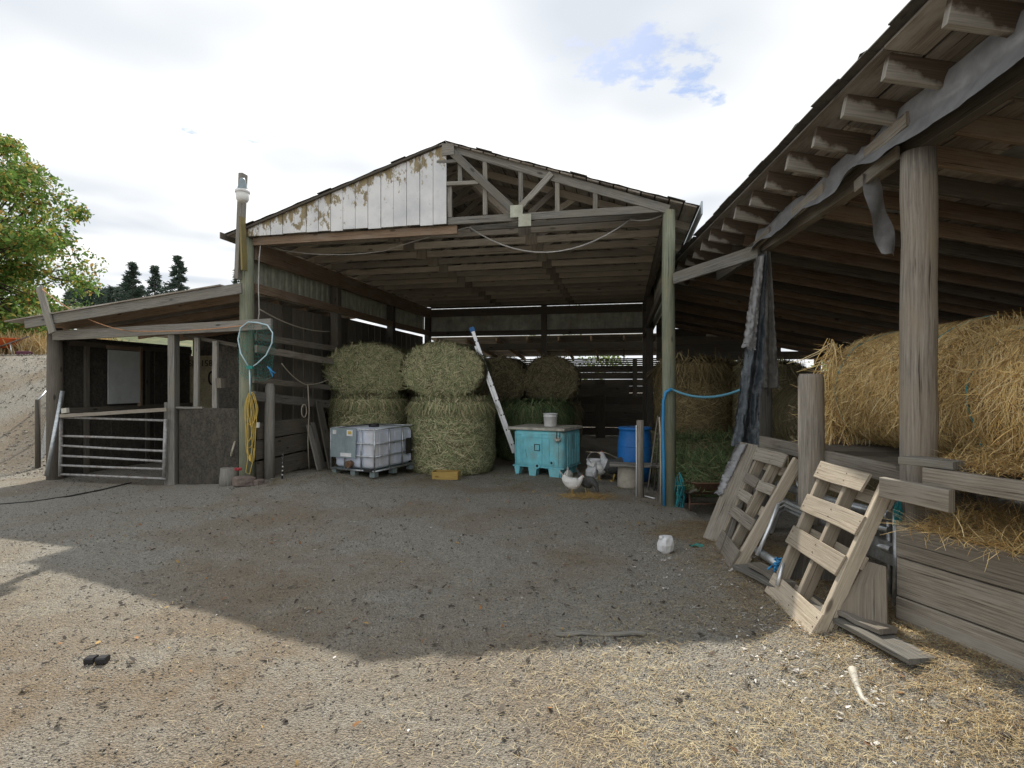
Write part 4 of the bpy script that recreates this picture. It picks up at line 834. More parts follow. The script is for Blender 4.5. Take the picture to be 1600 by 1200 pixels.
MB().beam(FR(391, 712, -.2), FR(391.5, 720, -.2), .03, .03).build('plug', M['yellow'], cord)
# wires and ropes about the barn
def cable(name, pts, r, m, label, cat='cable'): MB().tube(pts, r, 5).single(name, M[m], min(pts, key=lambda p: p.z), label, cat)
def sag(a, b_, s, n=14): a = V(a); b_ = V(b_); return [a.lerp(b_, k / n) - V((0, 0, s * 4 * (k / n) * (1 - k / n))) for k in range(n + 1)]
cable('cable', sag(FR(733, 355, .2), FR(985, 343, .2), .42) + sag(FR(985, 343, .2), FR(1035, 336, .1), .04), .011, 'wire', 'pale cable sagging under the front truss', )
cable('cable', sag(FR(733, 355, .2), FR(600, 392, .35), -.02) + sag(FR(600, 392, .35), FR(410, 384, .3), .10), .008, 'wire', 'thin wire looped along the barn ceiling at left')
cable('cable', [FR(407, 384, -.02), FR(405, 402, -.08), FR(404, 450, -.10), FR(405, 490, -.10), FR(401, 520, -.10)], .009, 'wire', 'wire running down the left barn post')
cable('rope', sag(SD(405, 483, 6.4), SD(515, 518, 6.4), .10), .011, 'rope', 'slack rope hung high along the left rail partition', 'rope')
cable('rope', sag(SD(440, 568, 6.25), SD(478, 601, 6.25), .05) + sag(SD(478, 601, 6.25), SD(515, 592, 6.25), .03), .009, 'rope', 'thin rope slung between the two lower rails', 'rope')
cable('rope', [SD(481, 602, 6.2), SD(483, 640, 6.2), SD(481, 690, 6.2), SD(483, 735, 6.2)], .010, 'rope', 'green-grey rope dangling from the lower rail', 'rope')
MB().tube([SD(475 + 4 * math.cos(a), 642 + 10 * math.sin(a), 6.22) for a in np.linspace(0, 6.28, 16)[:-1]], .011, 6, closed=True).single('rope_loop', M['rope'], SD(475, 652, 6.22), 'small hanging loop of rope beside the dangling rope', 'rope')
cable('cord', sag(FR(66, 452, -.42), FR(200, 517, -.2), .12) + sag(FR(200, 517, -.2), FR(385, 508, -.2), .04), .009, 'orangecord', 'faded orange cord strung along the stall front', 'cord')
# stump, stone, small stuff at the post foot
p = gp(358, 757); MB().tube([p - V((0, 0, .05)), p + V((0, 0, .1)), p + V((0, 0, .27))], [.15, .14, .125], 16).single('wood_stump', M['grey'], p, 'grey sawn stump at the foot of the left barn post', 'stump')
p = gp(381, 759); mb = MB()
def stone(mb, c, rx, ry, rz, rot=0, n=10, j=.12):
    vs = []; fs = []
    for a in range(7):
        for k in range(n):
            ph = math.pi * a / 6; th = 2 * math.pi * k / n; s = math.sin(ph) ** .55; q2 = 1 + random.uniform(-j, j); x = rx * s * math.cos(th) * q2; y = ry * s * math.sin(th) * q2
            vs.append(V(c) + V((x * math.cos(rot) - y * math.sin(rot), x * math.sin(rot) + y * math.cos(rot), -rz * math.copysign(abs(math.cos(ph)) ** .6, math.cos(ph)))))
    for a in range(6):
        for k in range(n): fs.append((a*n + k, a*n + (k+1) % n, (a+1)*n + (k+1) % n, (a+1)*n + k))
    mb.add(vs, fs); return mb
stone(mb, p + V((0, 0, .07)), .18, .11, .085, .1).single('stone_block', M['stone'], p - V((0, 0, .01)), 'brown stone block lying before the left barn post', 'stone')
stone(MB(), p + V((.20, .05, .04)), .10, .08, .055, .8).single('rubble_stone', M['stone'], p + V((.2, .05, -.01)), 'small rubble lump right of the brown stone block', 'stone')
stone(MB(), FR(372, 733, -.42) , .05, .04, .022, .3, 10, .3).single('red_rag', M['red'], FR(372, 737, -.42), 'dull red rag between the stump and the post', 'rag')
MB().tube([gp(354, 748) + V((0, .12, .2)), FR(362, 706, -.25), FR(367, 690, -.08)], .014, 6).single('stick', M['rope'], gp(354, 748) + V((0, .1, .2)), 'bent pale stick standing behind the stump', 'stick')
sb2 = [((488, 660), (506, 740)), ((482, 664), (499, 741)), ((498, 628), (519, 738))]
for k, (a, b_) in enumerate(sb2):
    q0 = SD(*b_, 6.05 - .1 * k); q0.z = gz(q0.x, q0.y); MB().beam(SD(*a, 6.28 - .02 * k), q0, .03, .12 if k < 2 else .2, BA, 3, .004, .005).single('leaning_board', M['grey'] if k < 2 else M['greydark'], q0, ('narrow grey board leaning on the partition, middle of three', 'narrow grey board leaning on the partition, leftmost of three', 'wide dark board leaning beside the tank, rightmost of three')[k], 'board', 'boards leaning on the rail partition')
q0 = SD(441, 745, 6.0); q0.z = gz(q0.x, q0.y); mb = MB().tube([q0, q0 + V((0, .02, .2)), q0 + V((.01, .03, .46))], .014, 8); 
post_s = thing('striped_rod', 'short black and white striped marker standing before the planks', 'marker', q0); mb.build('rod', M['black'], post_s)
for k in range(6): MB().tube([q0 + V((.001, .004 + .006 * k, .05 + .065 * k)), q0 + V((.001, .006 + .006 * k, .075 + .065 * k))], .0145, 8).build('stripe', M['lid'], post_s)
MB().beam(SD(403, 660, 6.2), SD(403, 668, 6.2), .04, .05).single('outlet_box', M['whitep'], SD(403, 668, 6.2), 'small white outlet box on the left barn post', 'outlet box')
# ---------------------------------------------------------------- caged tank
tc_ = V((-2.25, 8.9, 0)); tl = V((-.9, .44, 0)).normalized(); trd = V((.44, .9, 0)).normalized(); tz = gz(tc_.x - .3, tc_.y + .4) + .005
tote = thing('caged_tank', 'squat white liquid tank in a steel cage in front of the bales', 'tank', tc_ + tl * .45 + trd * .55 + V((0, 0, tz)))
TW, TD, TH = .95, 1.10, .80
def T_(a, b_, z): p = tc_ + tl * a + trd * b_; return V((p.x, p.y, tz + z))
def rbox(mb, f, a0, a1, b0, b1, z0, z1, r, nz=10):
    ring = []
    for cx, cy, st in ((a1 - r, b1 - r, 0), (a0 + r, b1 - r, 1), (a0 + r, b0 + r, 2), (a1 - r, b0 + r, 3)):
        for k in range(5): an = math.pi / 2 * (st + k / 4); ring.append((cx + r * math.cos(an), cy + r * math.sin(an)))
    m = len(ring); ca, cb = (a0 + a1) / 2, (b0 + b1) / 2; zs = [(z0, .93), (z0 + .04, 1)] + [(z0 + .04 + (z1 - z0 - .08) * k / nz, 1 - (.012 if k % 3 == 1 else 0)) for k in range(1, nz)] + [(z1 - .04, 1), (z1, .92), (z1 + .003, .02)]
    vs = [f(ca + (x - ca) * s, cb + (y - cb) * s, z) for z, s in zs for x, y in ring]; fs = []
    for k in range(len(zs) - 1):
        for i in range(m): fs.append((k*m + i, k*m + (i+1) % m, (k+1)*m + (i+1) % m, (k+1)*m + i))
    fs.append(tuple(range(m))[::-1]); mb.add(vs, fs, None, True); return mb
tk = rbox(MB(), T_, .03, TW - .03, .03, TD - .03, .13, TH - .02, .10).build('tank', M['tank'], tote)
for k in range(5): b_ = .18 + .2 * k; MB().beam(T_(.022, b_, .17), T_(.022, b_, TH - .08), .012, .05, trd).build('tank_rib', M['tank'], tote, tk)
MB().lathe([(.09, 0), (.09, .05), (.07, .06)], T_(TW / 2, TD / 2, TH - .02), 16).build('tank_cap', M['black'], tote, tk)
def bar(a, b_, r=.014): MB().tube([T_(*a), T_(*b_)], r, 6).build('cage_bar', M['galv'], tote)
for z in (.10, .34, .55, .785):
    bar((0, 0, z), (TW, 0, z)); bar((0, 0, z), (0, TD, z)); bar((TW, 0, z), (TW, TD, z)); bar((0, TD, z), (TW, TD, z))
for a in (0, .28, .64, TW): bar((a, 0, .10), (a, 0, .785)); bar((a, TD, .10), (a, TD, .785))
for b_ in (.38, .74, TD): bar((0, b_, .10), (0, b_, .785)); bar((TW, b_, .10), (TW, b_, .785))
pl = MB().slab(T_(.93, -.025, .30), T_(.38, -.025, .30), T_(.36, -.02, .795), T_(.91, -.02, .795), .008).build('sign_plate', M['plate'], tote)
for (a0, a1, z0, z1, m_) in ((.87, .79, .69, .76, 'whitep'), (.56, .43, .67, .77, 'whitep'), (.53, .46, .70, .75, 'yellow'), (.70, .46, .32, .38, 'whitep')):
    o_ = -.036 if m_ != 'yellow' else -.040; MB().slab(T_(a0, o_, z0), T_(a1, o_, z0), T_(a1, o_ + .001, z1), T_(a0, o_ + .001, z1), .003).build('label_sticker', M[m_], tote, pl)
MB().beam(T_(.03, -.03, .12), T_(.2, -.03, .12), .02, .05).build('valve_guard', M['black'], tote); MB().tube([T_(.50, .0, .2), T_(.50, -.08, .2)], .06, 12).build('valve', M['rust'], tote)
for a in (.06, TW / 2, TW - .06):
    for b_ in (.06, TD / 2, TD - .06): MB().beam(T_(a - .05, b_, .045), T_(a + .05, b_, .045), .10, .09).build('pallet_foot', M['pallplastic'], tote)
MB().beam(T_(TW / 2, 0.0, .1), T_(TW / 2, TD, .1), TW, .02).build('pallet_deck', M['pallplastic'], tote)
MB().beam(T_(-.014, TD * .82, .3), T_(-.014, TD * .82, .58), .006, .16, trd).build('dark_placard', M['black'], tote)
# ---------------------------------------------------------------- ladder
lb, lt = V((.19, 10.5, 0)), P(737.5, 514, 10.5); lad = thing('extension_ladder', 'aluminium extension ladder leaning on the stacked bales', 'ladder', lb)
ld = (lt - lb).normalized(); ls = V((-.035, 1, 0)).normalized(); ln_ = ld.cross(ls).normalized()
for k, (s, z1) in enumerate(((0, 1.0), (.40, 1.0))): MB().beam(lb + ls * s, lb + ls * s + (lt - lb) * z1, .028, .068, ln_, 2, 0, .004).build('side_rail', M['alu'], lad)
for s in (.035, .365): MB().beam(lb + ls * s + ld * .35 + ln_ * .05, lb + ls * s + ld * 2.55 + ln_ * .05, .025, .045, ln_, 2, 0, .004).build('fly_rail', M['alu'], lad)
for k in range(9): c0 = lb + ld * (.22 + .30 * k); MB().tube([c0 - ls * .025, c0 + ls * .425], .017, 8).build('rung', M['alu'], lad)
for s in (0, .40): MB().beam(lb + ls * s + (lt - lb) * .982, lb + ls * s + (lt - lb) * 1.012, .036, .095, ln_).build('end_cap', M['blue'], lad)
for k in range(9):
    for e in (-.022, .022): c0 = lb + ld * (.22 + .30 * k) + ln_ * e; MB().tube([c0 - ls * .012, c0 - ls * .019], .016, 8).build('rivet', M['black'], lad)
# ---------------------------------------------------------------- teal fish tub
uc = V((.90, 9.50, 0)); ul = V((-.88, .47, 0)).normalized(); ur = V((.47, .88, 0)).normalized(); uz = gz(.9, 9.8)
tub = thing('insulated_tub', 'scuffed teal insulated fish tub with grey lid', 'tub', uc + ul * .5 + ur * .45 + V((0, 0, uz)))
UW, UD = 1.0, .84
def U_(a, b_, z): p = uc + ul * a + ur * b_; return V((p.x, p.y, uz + z))
bd = rbox(MB(), U_, 0, UW, 0, UD, .15, .82, .09).build('body', M['teal'], tub)
MB().beam(U_(UW / 2, -.0, .165), U_(UW / 2, UD, .165), UW + .01, .02).build('body_seam', M['teal'], tub, bd)
for a0, a1 in ((.06, .30), (.52, .70), (.86, .98)):   # runners with tapered ends on the long side
    for b0, b1 in ((.01, .14), (UD - .14, UD - .01)):
        mb = MB(); mb.add([U_(a0 + .03, b0, 0), U_(a1 - .03, b0, 0), U_(a1 - .03, b1, 0), U_(a0 + .03, b1, 0), U_(a0, b0, .17), U_(a1, b0, .17), U_(a1, b1, .17), U_(a0, b1, .17)], [(3, 2, 1, 0), (4, 5, 6, 7), (0, 1, 5, 4), (1, 2, 6, 5), (2, 3, 7, 6), (3, 0, 4, 7)]); mb.build('foot', M['teal'], tub)
for b0, b1 in ((.02, .3), (.52, .80)): MB().beam(U_(.06, (b0 + b1) / 2, .08), U_(.075, (b0 + b1) / 2, .08), b1 - b0, .165).build('foot', M['teal'], tub)
for b_ in np.linspace(.18, .74, 8): MB().beam(U_(-.004, b_, .20 if abs(b_ - .46) > .1 else .2), U_(-.004, b_, .74 if abs(b_ - .46) > .1 else .48), .012, .016, ur).build('side_rib', M['teal'], tub, bd)
for a0, a1, z0, z1 in ((.10, .42, .2, .76), (.28, .80, .24, .70), (.84, .94, .22, .74)):
    for (p0, p1) in (((a0, z0), (a0, z1)), ((a1, z0), (a1, z1)), ((a0, z1), (a1, z1))): MB().beam(U_(p0[0], -.003, p0[1]), U_(p1[0], -.003, p1[1]), .012, .012, ur).build('mould_line', M['teal'], tub, bd)
fr_ = ((.46, .46), (.56, .46), (.56, .57), (.46, .57))
for i in range(4): a, b_ = fr_[i], fr_[(i + 1) % 4]; MB().beam(U_(a[0], -.004, a[1]), U_(b_[0], -.004, b_[1]), .010, .010, ur).build('emblem_frame', M['black'], tub, bd)
for a, z, r in ((.50, .19, .05), (.22, .26, .042)):
    MB().tube([U_(a, .01, z), U_(a, -.022, z)], r, 14).build('drain_boss', M['teal'], tub, bd); MB().tube([U_(a, .0, z), U_(a, -.026, z)], r * .5, 12).build('drain_hole', M['black'], tub, bd)
MB().tube([U_(.10, -.01, .66), U_(.10, -.03, .70)], .055, 12).build('latch_pocket', M['lid'], tub, bd); MB().tube([U_(.12, -.02, .82), U_(.12, -.03, .70), U_(.06, -.03, .70), U_(.06, -.02, .82)], .008, 6).build('latch_strap', M['black'], tub, bd)
MB().beam(U_(-.02, UD / 2, .845), U_(UW + .10, UD / 2, .842), UD + .05, .05, (0, 0, 1), 4, .004, .012).build('lid', M['lid'], tub)
MB().tube([U_(.75 - .02 * k, -.002, .48 - .08 * k) for k in range(3)], .0022, 4).build('scuff', M['rust'], tub, bd)
def bucket(name, label, c, r0, r1, h, grp='white plastic buckets'):
    b_ = thing(name, label, 'bucket', c, grp); c = V(c); MB().lathe([(r0 * .97, 0), (r0, .01), (r0 + (r1 - r0) * .72, h * .72), (r1 * 1.05, h * .74), (r1 * 1.05, h * .78), (r1, h * .79), (r1 * 1.01, h * .95), (r1 * 1.07, h * .96), (r1 * 1.07, h), (r1 * .97, h), (r0 * .9, .04)], c, 24).build('body', M['whitep'], b_)
    return b_
bucket('bucket', 'white plastic bucket standing on the teal tub lid', U_(.43, .40, .871), .115, .128, .24)
p = gp(929, 747); b2 = bucket('bucket', 'white plastic bucket on the ground right of the teal tub', p, .115, .135, .33); MB().tube([p + V((-.13 * math.cos(a), 0, .30 + .16 * math.sin(a))) for a in np.linspace(0, 3.14, 12)], .004, 5).build('handle', M['wire'], b2)
# yellow wooden box
yb = thing('wooden_box', 'shallow yellow wooden box on the ground before the bales', 'box', gp(695, 750)); c0 = yb.location.copy(); ax_ = V((1, -.10, 0)).normalized(); ay_ = V((.10, 1, 0)).normalized()
for a, b_, w, h in ((c0 - ax_ * .22 + V((0, 0, .07)), c0 + ax_ * .22 + V((0, 0, .07)), .016, .13),): MB().beam(a, b_, w, h, (0, 0, 1), 1, 0, .003).build('front_side', M['ybox'], yb); MB().beam(a + ay_ * .24, b_ + ay_ * .24, w, h, (0, 0, 1), 1, 0, .003).build('back_side', M['ybox'], yb)
for s in (-.22, .22): MB().beam(c0 + ax_ * s + V((0, 0, .072)) + ay_ * .01, c0 + ax_ * s + V((0, 0, .072)) + ay_ * .23, .016, .135, (0, 0, 1), 1, 0, .003).build('end_side', M['ybox'], yb)
MB().beam(c0 - ax_ * .21 + ay_ * .12 + V((0, 0, .015)), c0 + ax_ * .21 + ay_ * .12 + V((0, 0, .015)), .23, .012).build('bottom', M['ybox'], yb)
# ---------------------------------------------------------------- barrel, stub post, bench, tools, hose
bc = P(992, 700, 9.35); bz = gz(bc.x, bc.y); bar_ = thing('plastic_barrel', 'blue plastic barrel behind the stub post and bench', 'barrel', V((bc.x, bc.y, bz)))
bb_ = MB().lathe([(.24, 0), (.27, .03), (.29, .2), (.295, .45), (.28, .70), (.262, .84), (.27, .87), (.285, .875), (.285, .905), (.255, .915), (.02, .905)], bar_.location, 32).build('body', M['blue'], bar_)
for z in (.3, .6): MB().lathe([(.288, -.012), (.298, 0), (.288, .012)], bar_.location + V((0, 0, z)), 32, True, False).build('hoop_ridge', M['blue'], bar_, bb_)
p = gp(1000, 776); MB().tube([p - V((0, 0, .2)), p + V((0, 0, .5)), p + V((.003, 0, 1.12))], [.06, .055, .053], 14).single('stub_post', M['post'], p, 'short round wooden post in front of the blue barrel', 'post')
MB().tube([p + V((-.062, -.03, .01)), p + V((-.06, -.035, .5)), p + V((-.062, -.03, 1.05))], .009, 6).single('marker_strip', M['whitep'], p + V((-.062, -.03, 0)), 'white plastic strip standing against the short post', 'strip')
MB().tube([p + V((.06, -.05, .02)), p + V((.16, -.22, .02))], .010, 6).single('fallen_strip', M['whitep'], p + V((.06, -.05, .01)), 'white strip lying at the foot of the short post', 'strip')
bn = thing('plank_bench', 'grey plank seat on a pale round block behind the short post', 'bench', gp(985, 764)); c0 = bn.location.copy()
MB().lathe([(.20, 0), (.195, .03), (.185, .33), (.17, .345)], c0 + V((.03, .2, 0)), 20).build('round_block', M['concrete'], bn)
MB().beam(c0 + V((-.30, .14, .37)), c0 + V((.56, -.02, .37)), .30, .035, (0, 0, 1), 2, .003, .005).build('plank', M['grey'], bn); MB().beam(c0 + V((.50, .05, -.0)), c0 + V((.50, .05, .35)), .07, .07).build('leg', M['greydark'], bn)
for k, (a, b_, r, l, m_) in enumerate((((1028, 650), (1012, 720), .012, 'thin pale tool handle leaning behind the barn post, leftmost', 'plank'), ((1033, 640), (1022, 735), .013, 'tool handle leaning behind the barn post, middle', 'greydark'), ((1037, 632), (1030, 740), .03, 'broad board end leaning behind the barn post', 'grey'))):
    a = P(*a, 8.55); b_ = P(*b_, 8.4); b_.z = gz(b_.x, b_.y); MB().tube([b_, a.lerp(b_, .5), a], r, 7).single('tool_handle', M[m_], b_, l, 'tool handle', 'tools behind the barn post')
p = P(1022, 651, 8.5); MB().lathe([(.001, 0), (.035, .01), (.04, .03), (.03, .05), (.001, .055)], p, 14).single('white_knob', M['whitep'], p, 'small white knob on a pole behind the barn post', 'knob') if False else None
q0 = B(-.0, -.10, 0)
hose = [B(.07, -.105, .02), B(.075, -.11, .6), B(.085, -.115, 1.1), B(.08, -.12, 1.42), B(.05, -.12, 1.54), B(-.02, -.13, 1.585)]
MB().tube(hose, .021, 8).single('blue_hose', M['bluehose'], hose[0], 'bright blue hose running up the right barn post', 'hose')
hose2 = [hose[-1]] + [hose[-1].lerp(P(1160, 608, 6.05), k / 12) - V((0, 0, .10 * 4 * (k / 12) * (1 - k / 12))) for k in range(1, 13)]
MB().tube(hose2, .0155, 8).single('pale_hose', M['bluepale'], hose2[-1], 'faded blue pipe stretching from barn post to the hanging tarp', 'hose')
cable('rope', [B(.115, -.05, .02), B(.11, -.06, .5), B(.115, -.06, .95), B(.13, -.05, 1.2)], .012, 'rope', 'pale cord tied down the left side of the right barn post', 'rope')
for k in range(6): a = random.uniform(0, 6); MB()
mb = MB(); c0 = B(-.13, -.05, .25)
for k in range(26): a = c0 + V((random.uniform(-.05, .05), random.uniform(-.05, .05), random.uniform(-.2, .25))); mb.tube([a, a + V((random.uniform(-.04, .04), random.uniform(-.04, .03), -.10)), a + V((random.uniform(-.06, .06), -.02, -.2))], .006, 4)
mb.single('twine_bundle', M['teal_rope'], V((c0.x, c0.y, .0)), 'tangle of teal baling twine hung on the right barn post', 'twine')
# rusty barrow with a green bale in it
wc = V((2.60, 7.55, 0)); wz = gz(wc.x, wc.y); barrow = thing('wheelbarrow', 'rusty wheelbarrow loaded with a small green bale beside the barn post', 'wheelbarrow', V((wc.x, wc.y, wz)))
def W_T(u, v): 
    r = 1 if v else .68; a = 2 * math.pi * u; e = 4; cx = math.copysign(abs(math.cos(a)) ** (2 / e), math.cos(a)); cy = math.copysign(abs(math.sin(a)) ** (2 / e), math.sin(a)); return V((wc.x + .28 * r * cx, wc.y + .42 * r * cy, wz + (.30 if not v else .50 + .03 * cy)))
mb = MB(); n = 28; ring = [[W_T(i / n, v) for i in range(n)] for v in (0, 1)]
vs = ring[0] + ring[1] + [p * 1 + V((0, 0, .012)) for p in ring[0]]; fs = [(i, (i + 1) % n, n + (i + 1) % n, n + i) for i in range(n)] + [tuple(range(n))[::-1]]; mb.add(ring[0] + ring[1], fs, None, True); mb.build('tray', M['rust'], barrow)
MB().tube(ring[1], .012, 6, closed=True).build('tray_rim', M['rust'], barrow)
for s in (-1, 1):
    MB().tube([V((wc.x + s * .30, wc.y - .75, wz + .45)), V((wc.x + s * .20, wc.y - .2, wz + .30)), V((wc.x + s * .05, wc.y + .6, wz + .18))], .018, 7).build('handle', M['greydark'], barrow)
    MB().tube([V((wc.x + s * .20, wc.y - .2, wz + .30)), V((wc.x + s * .22, wc.y - .26, wz + .005))], .014, 6).build('leg', M['rust'], barrow)
MB().tube([V((wc.x - .21, wc.y - .23, wz + .16)), V((wc.x + .21, wc.y - .23, wz + .16))], .012, 6).build('leg_brace', M['rust'], barrow)
wh = [V((wc.x, wc.y + .62 + .17 * math.cos(a), wz + .19 + .17 * math.sin(a))) for a in np.linspace(0, 6.283, 20)[:-1]]; MB().tube(wh, .035, 8, closed=True).build('wheel', M['black'], barrow)
square_bale('small green bale sitting in the rusty wheelbarrow', (wc.x - .0, wc.y - .02, wz + .34), (1, .1), .46, .55, .40, DEEPGREEN, 3000, .008, 'small green bales beside the barn post')
# ---------------------------------------------------------------- hens
def hen(label, x, y, head_deg, body, scale=1.0, peck=0.0, mat_neck=None, lift=0):
    p = gp(x, y); root = thing('hen', label, 'hen', V((0, 0, 0)), 'hens in front of the barn')
    k = -peck
    nk = {0: [(.150, .315, .060, .066), (.168, .37, .044, .048), (.178, .415, .034, .036), (.190, .445, .032, .032), (.214, .450, .024, .025), (.230, .446, .008, .009)],
          1: [(.190, .225, .058, .062), (.225, .175, .045, .047), (.243, .13, .036, .037), (.256, .095, .032, .031), (.270, .070, .023, .022), (.276, .058, .008, .008)],
          3: [(.150, .300, .060, .066), (.178, .335, .046, .050), (.196, .365, .036, .038), (.212, .385, .032, .032), (.236, .386, .024, .025), (.250, .380, .008, .009)],
          2: [(.185, .285, .058, .062), (.235, .295, .044, .046), (.275, .300, .035, .036), (.305, .300, .032, .032), (.328, .292, .023, .024), (.340, .287, .008, .009)]}[int(peck)]
    sp = [(-.215, .375, .008, .03), (-.19, .36, .022, .068), (-.155, .325, .048, .088), (-.115, .285, .082, .104), (-.055, .25, .110, .120), (.015, .235, .120, .128), (.08, .245, .108, .122), (.13, .27, .084, .096)] + nk
    mb = MB(); vs = []; n = 16; m = len(sp)
    for i, (a, z, ry, rz) in enumerate(sp):
        a0 = sp[max(0, i - 1)]; a1 = sp[min(m - 1, i + 1)]; t = V((a1[0] - a0[0], 0, a1[1] - a0[1])).normalized(); u = V((-t.z, 0, t.x))
        if u.z < 0: u = -u
        if i < 8: u = (u + V((0, 0, 1.2))).normalized()
        for j in range(n): an = 2 * math.pi * j / n; vs.append(V((a, 0, z)) + V((0, 1, 0)) * ry * math.cos(an) + u * rz * math.sin(an))
    fs = [(i*n + j, i*n + (j+1) % n, (i+1)*n + (j+1) % n, (i+1)*n + j) for i in range(m - 1) for j in range(n)] + [tuple(range(n))[::-1], tuple((m-1)*n + j for j in range(n))]
    mb.add(vs, fs, None, True); o = mb.build('body', M[body], root)
    if mat_neck:
        o.data.materials.append(M[mat_neck]); nb_ = 7 * n
        for pi_, po in enumerate(o.data.polygons):
            if pi_ >= nb_ and pi_ < (m - 1) * n: po.material_index = 1
    for s in (-1, 1):   # wings
        mb = MB(); mb.surf(lambda u, v: V((.10 - .27 * u, s * (.104 + .02 * math.sin(u * 2.8) * math.sin(v * 3.1) - .035 * u * u), .315 - .125 * v * (1 - .55 * u) + .01 * u)), 8, 5); mb.build('wing', M[body], root)
        mb = MB(); mb.tube([V((.0, s * .045, .17)), V((-.005, s * .046, .09)), V((.01, s * .047, .012))], [.018, .010, .009], 7)
        for an in (-.5, 0, .5, math.pi): mb.tube([V((.01, s * .047, .010)), V((.01 + .055 * math.cos(an) * (.5 if an > 2 else 1), s * .047 + .055 * math.sin(an), .006))], [.007, .004], 5)
        mb.build('leg', M['hleg'], root)
    for i in range(5):   # tail feathers
        a = (i - 2) * .22; mb = MB(); b0 = V((-.15, (i - 2) * .012, .345)); e = b0 + V((-.12 * math.cos(a), -.09 * math.sin(a), .17 - .02 * abs(i - 2))); sd = V((.25, .9, .2)) * .024
        mb.add([b0 - sd, b0 + sd, b0.lerp(e, .6) + sd * 1.2, e + sd * .4, e - sd * .4, b0.lerp(e, .6) - sd * 1.2, b0 - sd + V((.004, 0, .006)), b0 + sd + V((.004, 0, .006))], [(0, 1, 2, 5), (5, 2, 3, 4), (0, 6, 7, 1)]); mb.build('tail_feather', M[body], root)
    hx, hz = sp[-3][0], sp[-3][1]; up = .03
    mb = MB(); mb.tube([V((hx - .018, 0, hz + up - .004)), V((hx, 0, hz + up + .012)), V((hx + .02, 0, hz + up - .004))], [.005, .010, .004], 6); mb.build('comb', M['comb'], root)
    tp_ = V((sp[-1][0], 0, sp[-1][1])); dirn = (tp_ - V((hx, 0, hz))).normalized(); MB().tube([tp_ - dirn * .012, tp_ + dirn * .022], [.010, .002], 6).build('beak', M['hleg'], root)
    MB().tube([tp_ - dirn * .01 + V((0, 0, -.008)), tp_ - dirn * .012 + V((0, 0, -.035))], [.006, .010], 6).build('wattle', M['comb'], root)
    for s in (-1, 1): c_ = V((hx + .008, s * .029, hz + .006)); MB().lathe([(.001, -.005), (.005, 0), (.001, .005)], c_, 6).build('eye', M['black'], root)
    root.location = V((p.x, p.y, p.z + lift)); root.rotation_euler = (0, 0, math.radians(head_deg)); root.scale = (scale,) * 3
hen('white hen standing on the straw patch, nearest of the hens', 894, 773, -8, 'featherw', .70, 3)
hen('dark speckled hen bending over the straw patch', 917, 771, -40, 'featherd', .72, 1)
hen('white hen seen from behind beside the tub foot', 888, 757, 80, 'featherw', .62, 1)
hen('pale speckled hen pecking behind the dark hen', 925, 758, 100, 'feathers2', .80, 1)
hen('cream hen standing with head up before the white bucket', 936, 750, 12, 'featherw', .74, 0)
hen('large dark hen with pale neck beside the bench', 959, 752, 172, 'featherd', 1.05, 0, 'feathers2')
# ---------------------------------------------------------------- pallets, metal, boards by the plank wall
def pallet(name, label, bl, br, tr, tl, slats, m, mdark, nstr=3, depth=.09, group='broken pallets leaning on the hay shed'):
    """bl,br: bottom corners; tr,tl: top corners (world). slats: list of (v0,v1,u0,u1) fractions on the face"""
    bl, br, tr, tl = V(bl), V(br), V(tr), V(tl); o = (bl + br) / 2; root = thing(name, label, 'pallet', o, group); ey = ((br - bl) + (tr - tl)).normalized(); ez = ((tl - bl) + (tr - br)).normalized(); en = ez.cross(ey).normalized()
    if en.x > 0: en = -en
    def Q(u, v, d=0): a = bl.lerp(br, u); b_ = tl.lerp(tr, u); return a.lerp(b_, v) - en * d
    for k in range(nstr):
        u = .035 + .93 * k / (nstr - 1); MB().beam(Q(u, 0, depth / 2), Q(u, 1, depth / 2), .042, depth, en, 3, .002, .004).build('stringer', M[mdark], root)
    for (v0, v1, u0, u1) in slats:
        vm = (v0 + v1) / 2; h = (Q(.5, v1) - Q(.5, v0)).length
        MB().beam(Q(u0, vm, -.010), Q(u1, vm + random.uniform(-.012, .012), -.010), .018, h, ez, 4, .003, .004, random.uniform(-.1, .1)).build('slat', M[m], root)
    mb = MB()
    for (v0, v1, u0, u1) in slats:
        for k in range(nstr):
            u = .035 + .93 * k / (nstr - 1)
            if u0 <= u <= u1:
                for w in (.3, .7): c0 = Q(u, v0 + (v1 - v0) * w, -.0195); mb.tube([c0, c0 + en * .003], .0045, 6)
    mb.build('nail_heads', M['rust'], root, None, None, 'stuff')
    for v in (.12, .5, .88): MB().beam(Q(.0, v, depth + .010), Q(1, v, depth + .010), .018, .09, ez, 3, .003, .003).build('back_slat', M[mdark], root)
    return root
# near pallet: stands on the ground, leans back on the rails
b_l, b_r = gp(1199, 925), gp(1272, 994); z0 = min(b_l.z, b_r.z)
t_l = P(1286, 722, 4.22); t_r = P(1384, 748, 3.50)
pallet('pallet', 'pale wooden pallet leaning at the front, with four bright slats', b_l, b_r, t_r, t_l, [(.0, .145, 0, 1), (.37, .50, -.02, .96), (.62, .745, -.0, .98), (.875, 1.0, -.01, .80)], 'pallet', 'pallet')
b_l, b_r = gp(1120, 852), gp(1141, 892); t_l = P(1186, 700, 5.25); t_r = P(1242, 716, 4.75)
pallet('pallet', 'smaller grey broken pallet leaning behind the pale one', b_l, b_r, t_r, t_l, [(.0, .16, 0, 1), (.32, .42, 0, .92), (.50, .59, 0, .5), (.66, .75, 0, .46), (.64, .73, .5, .95), (.88, 1.0, -.02, .85)], 'palletgrey', 'pallet')
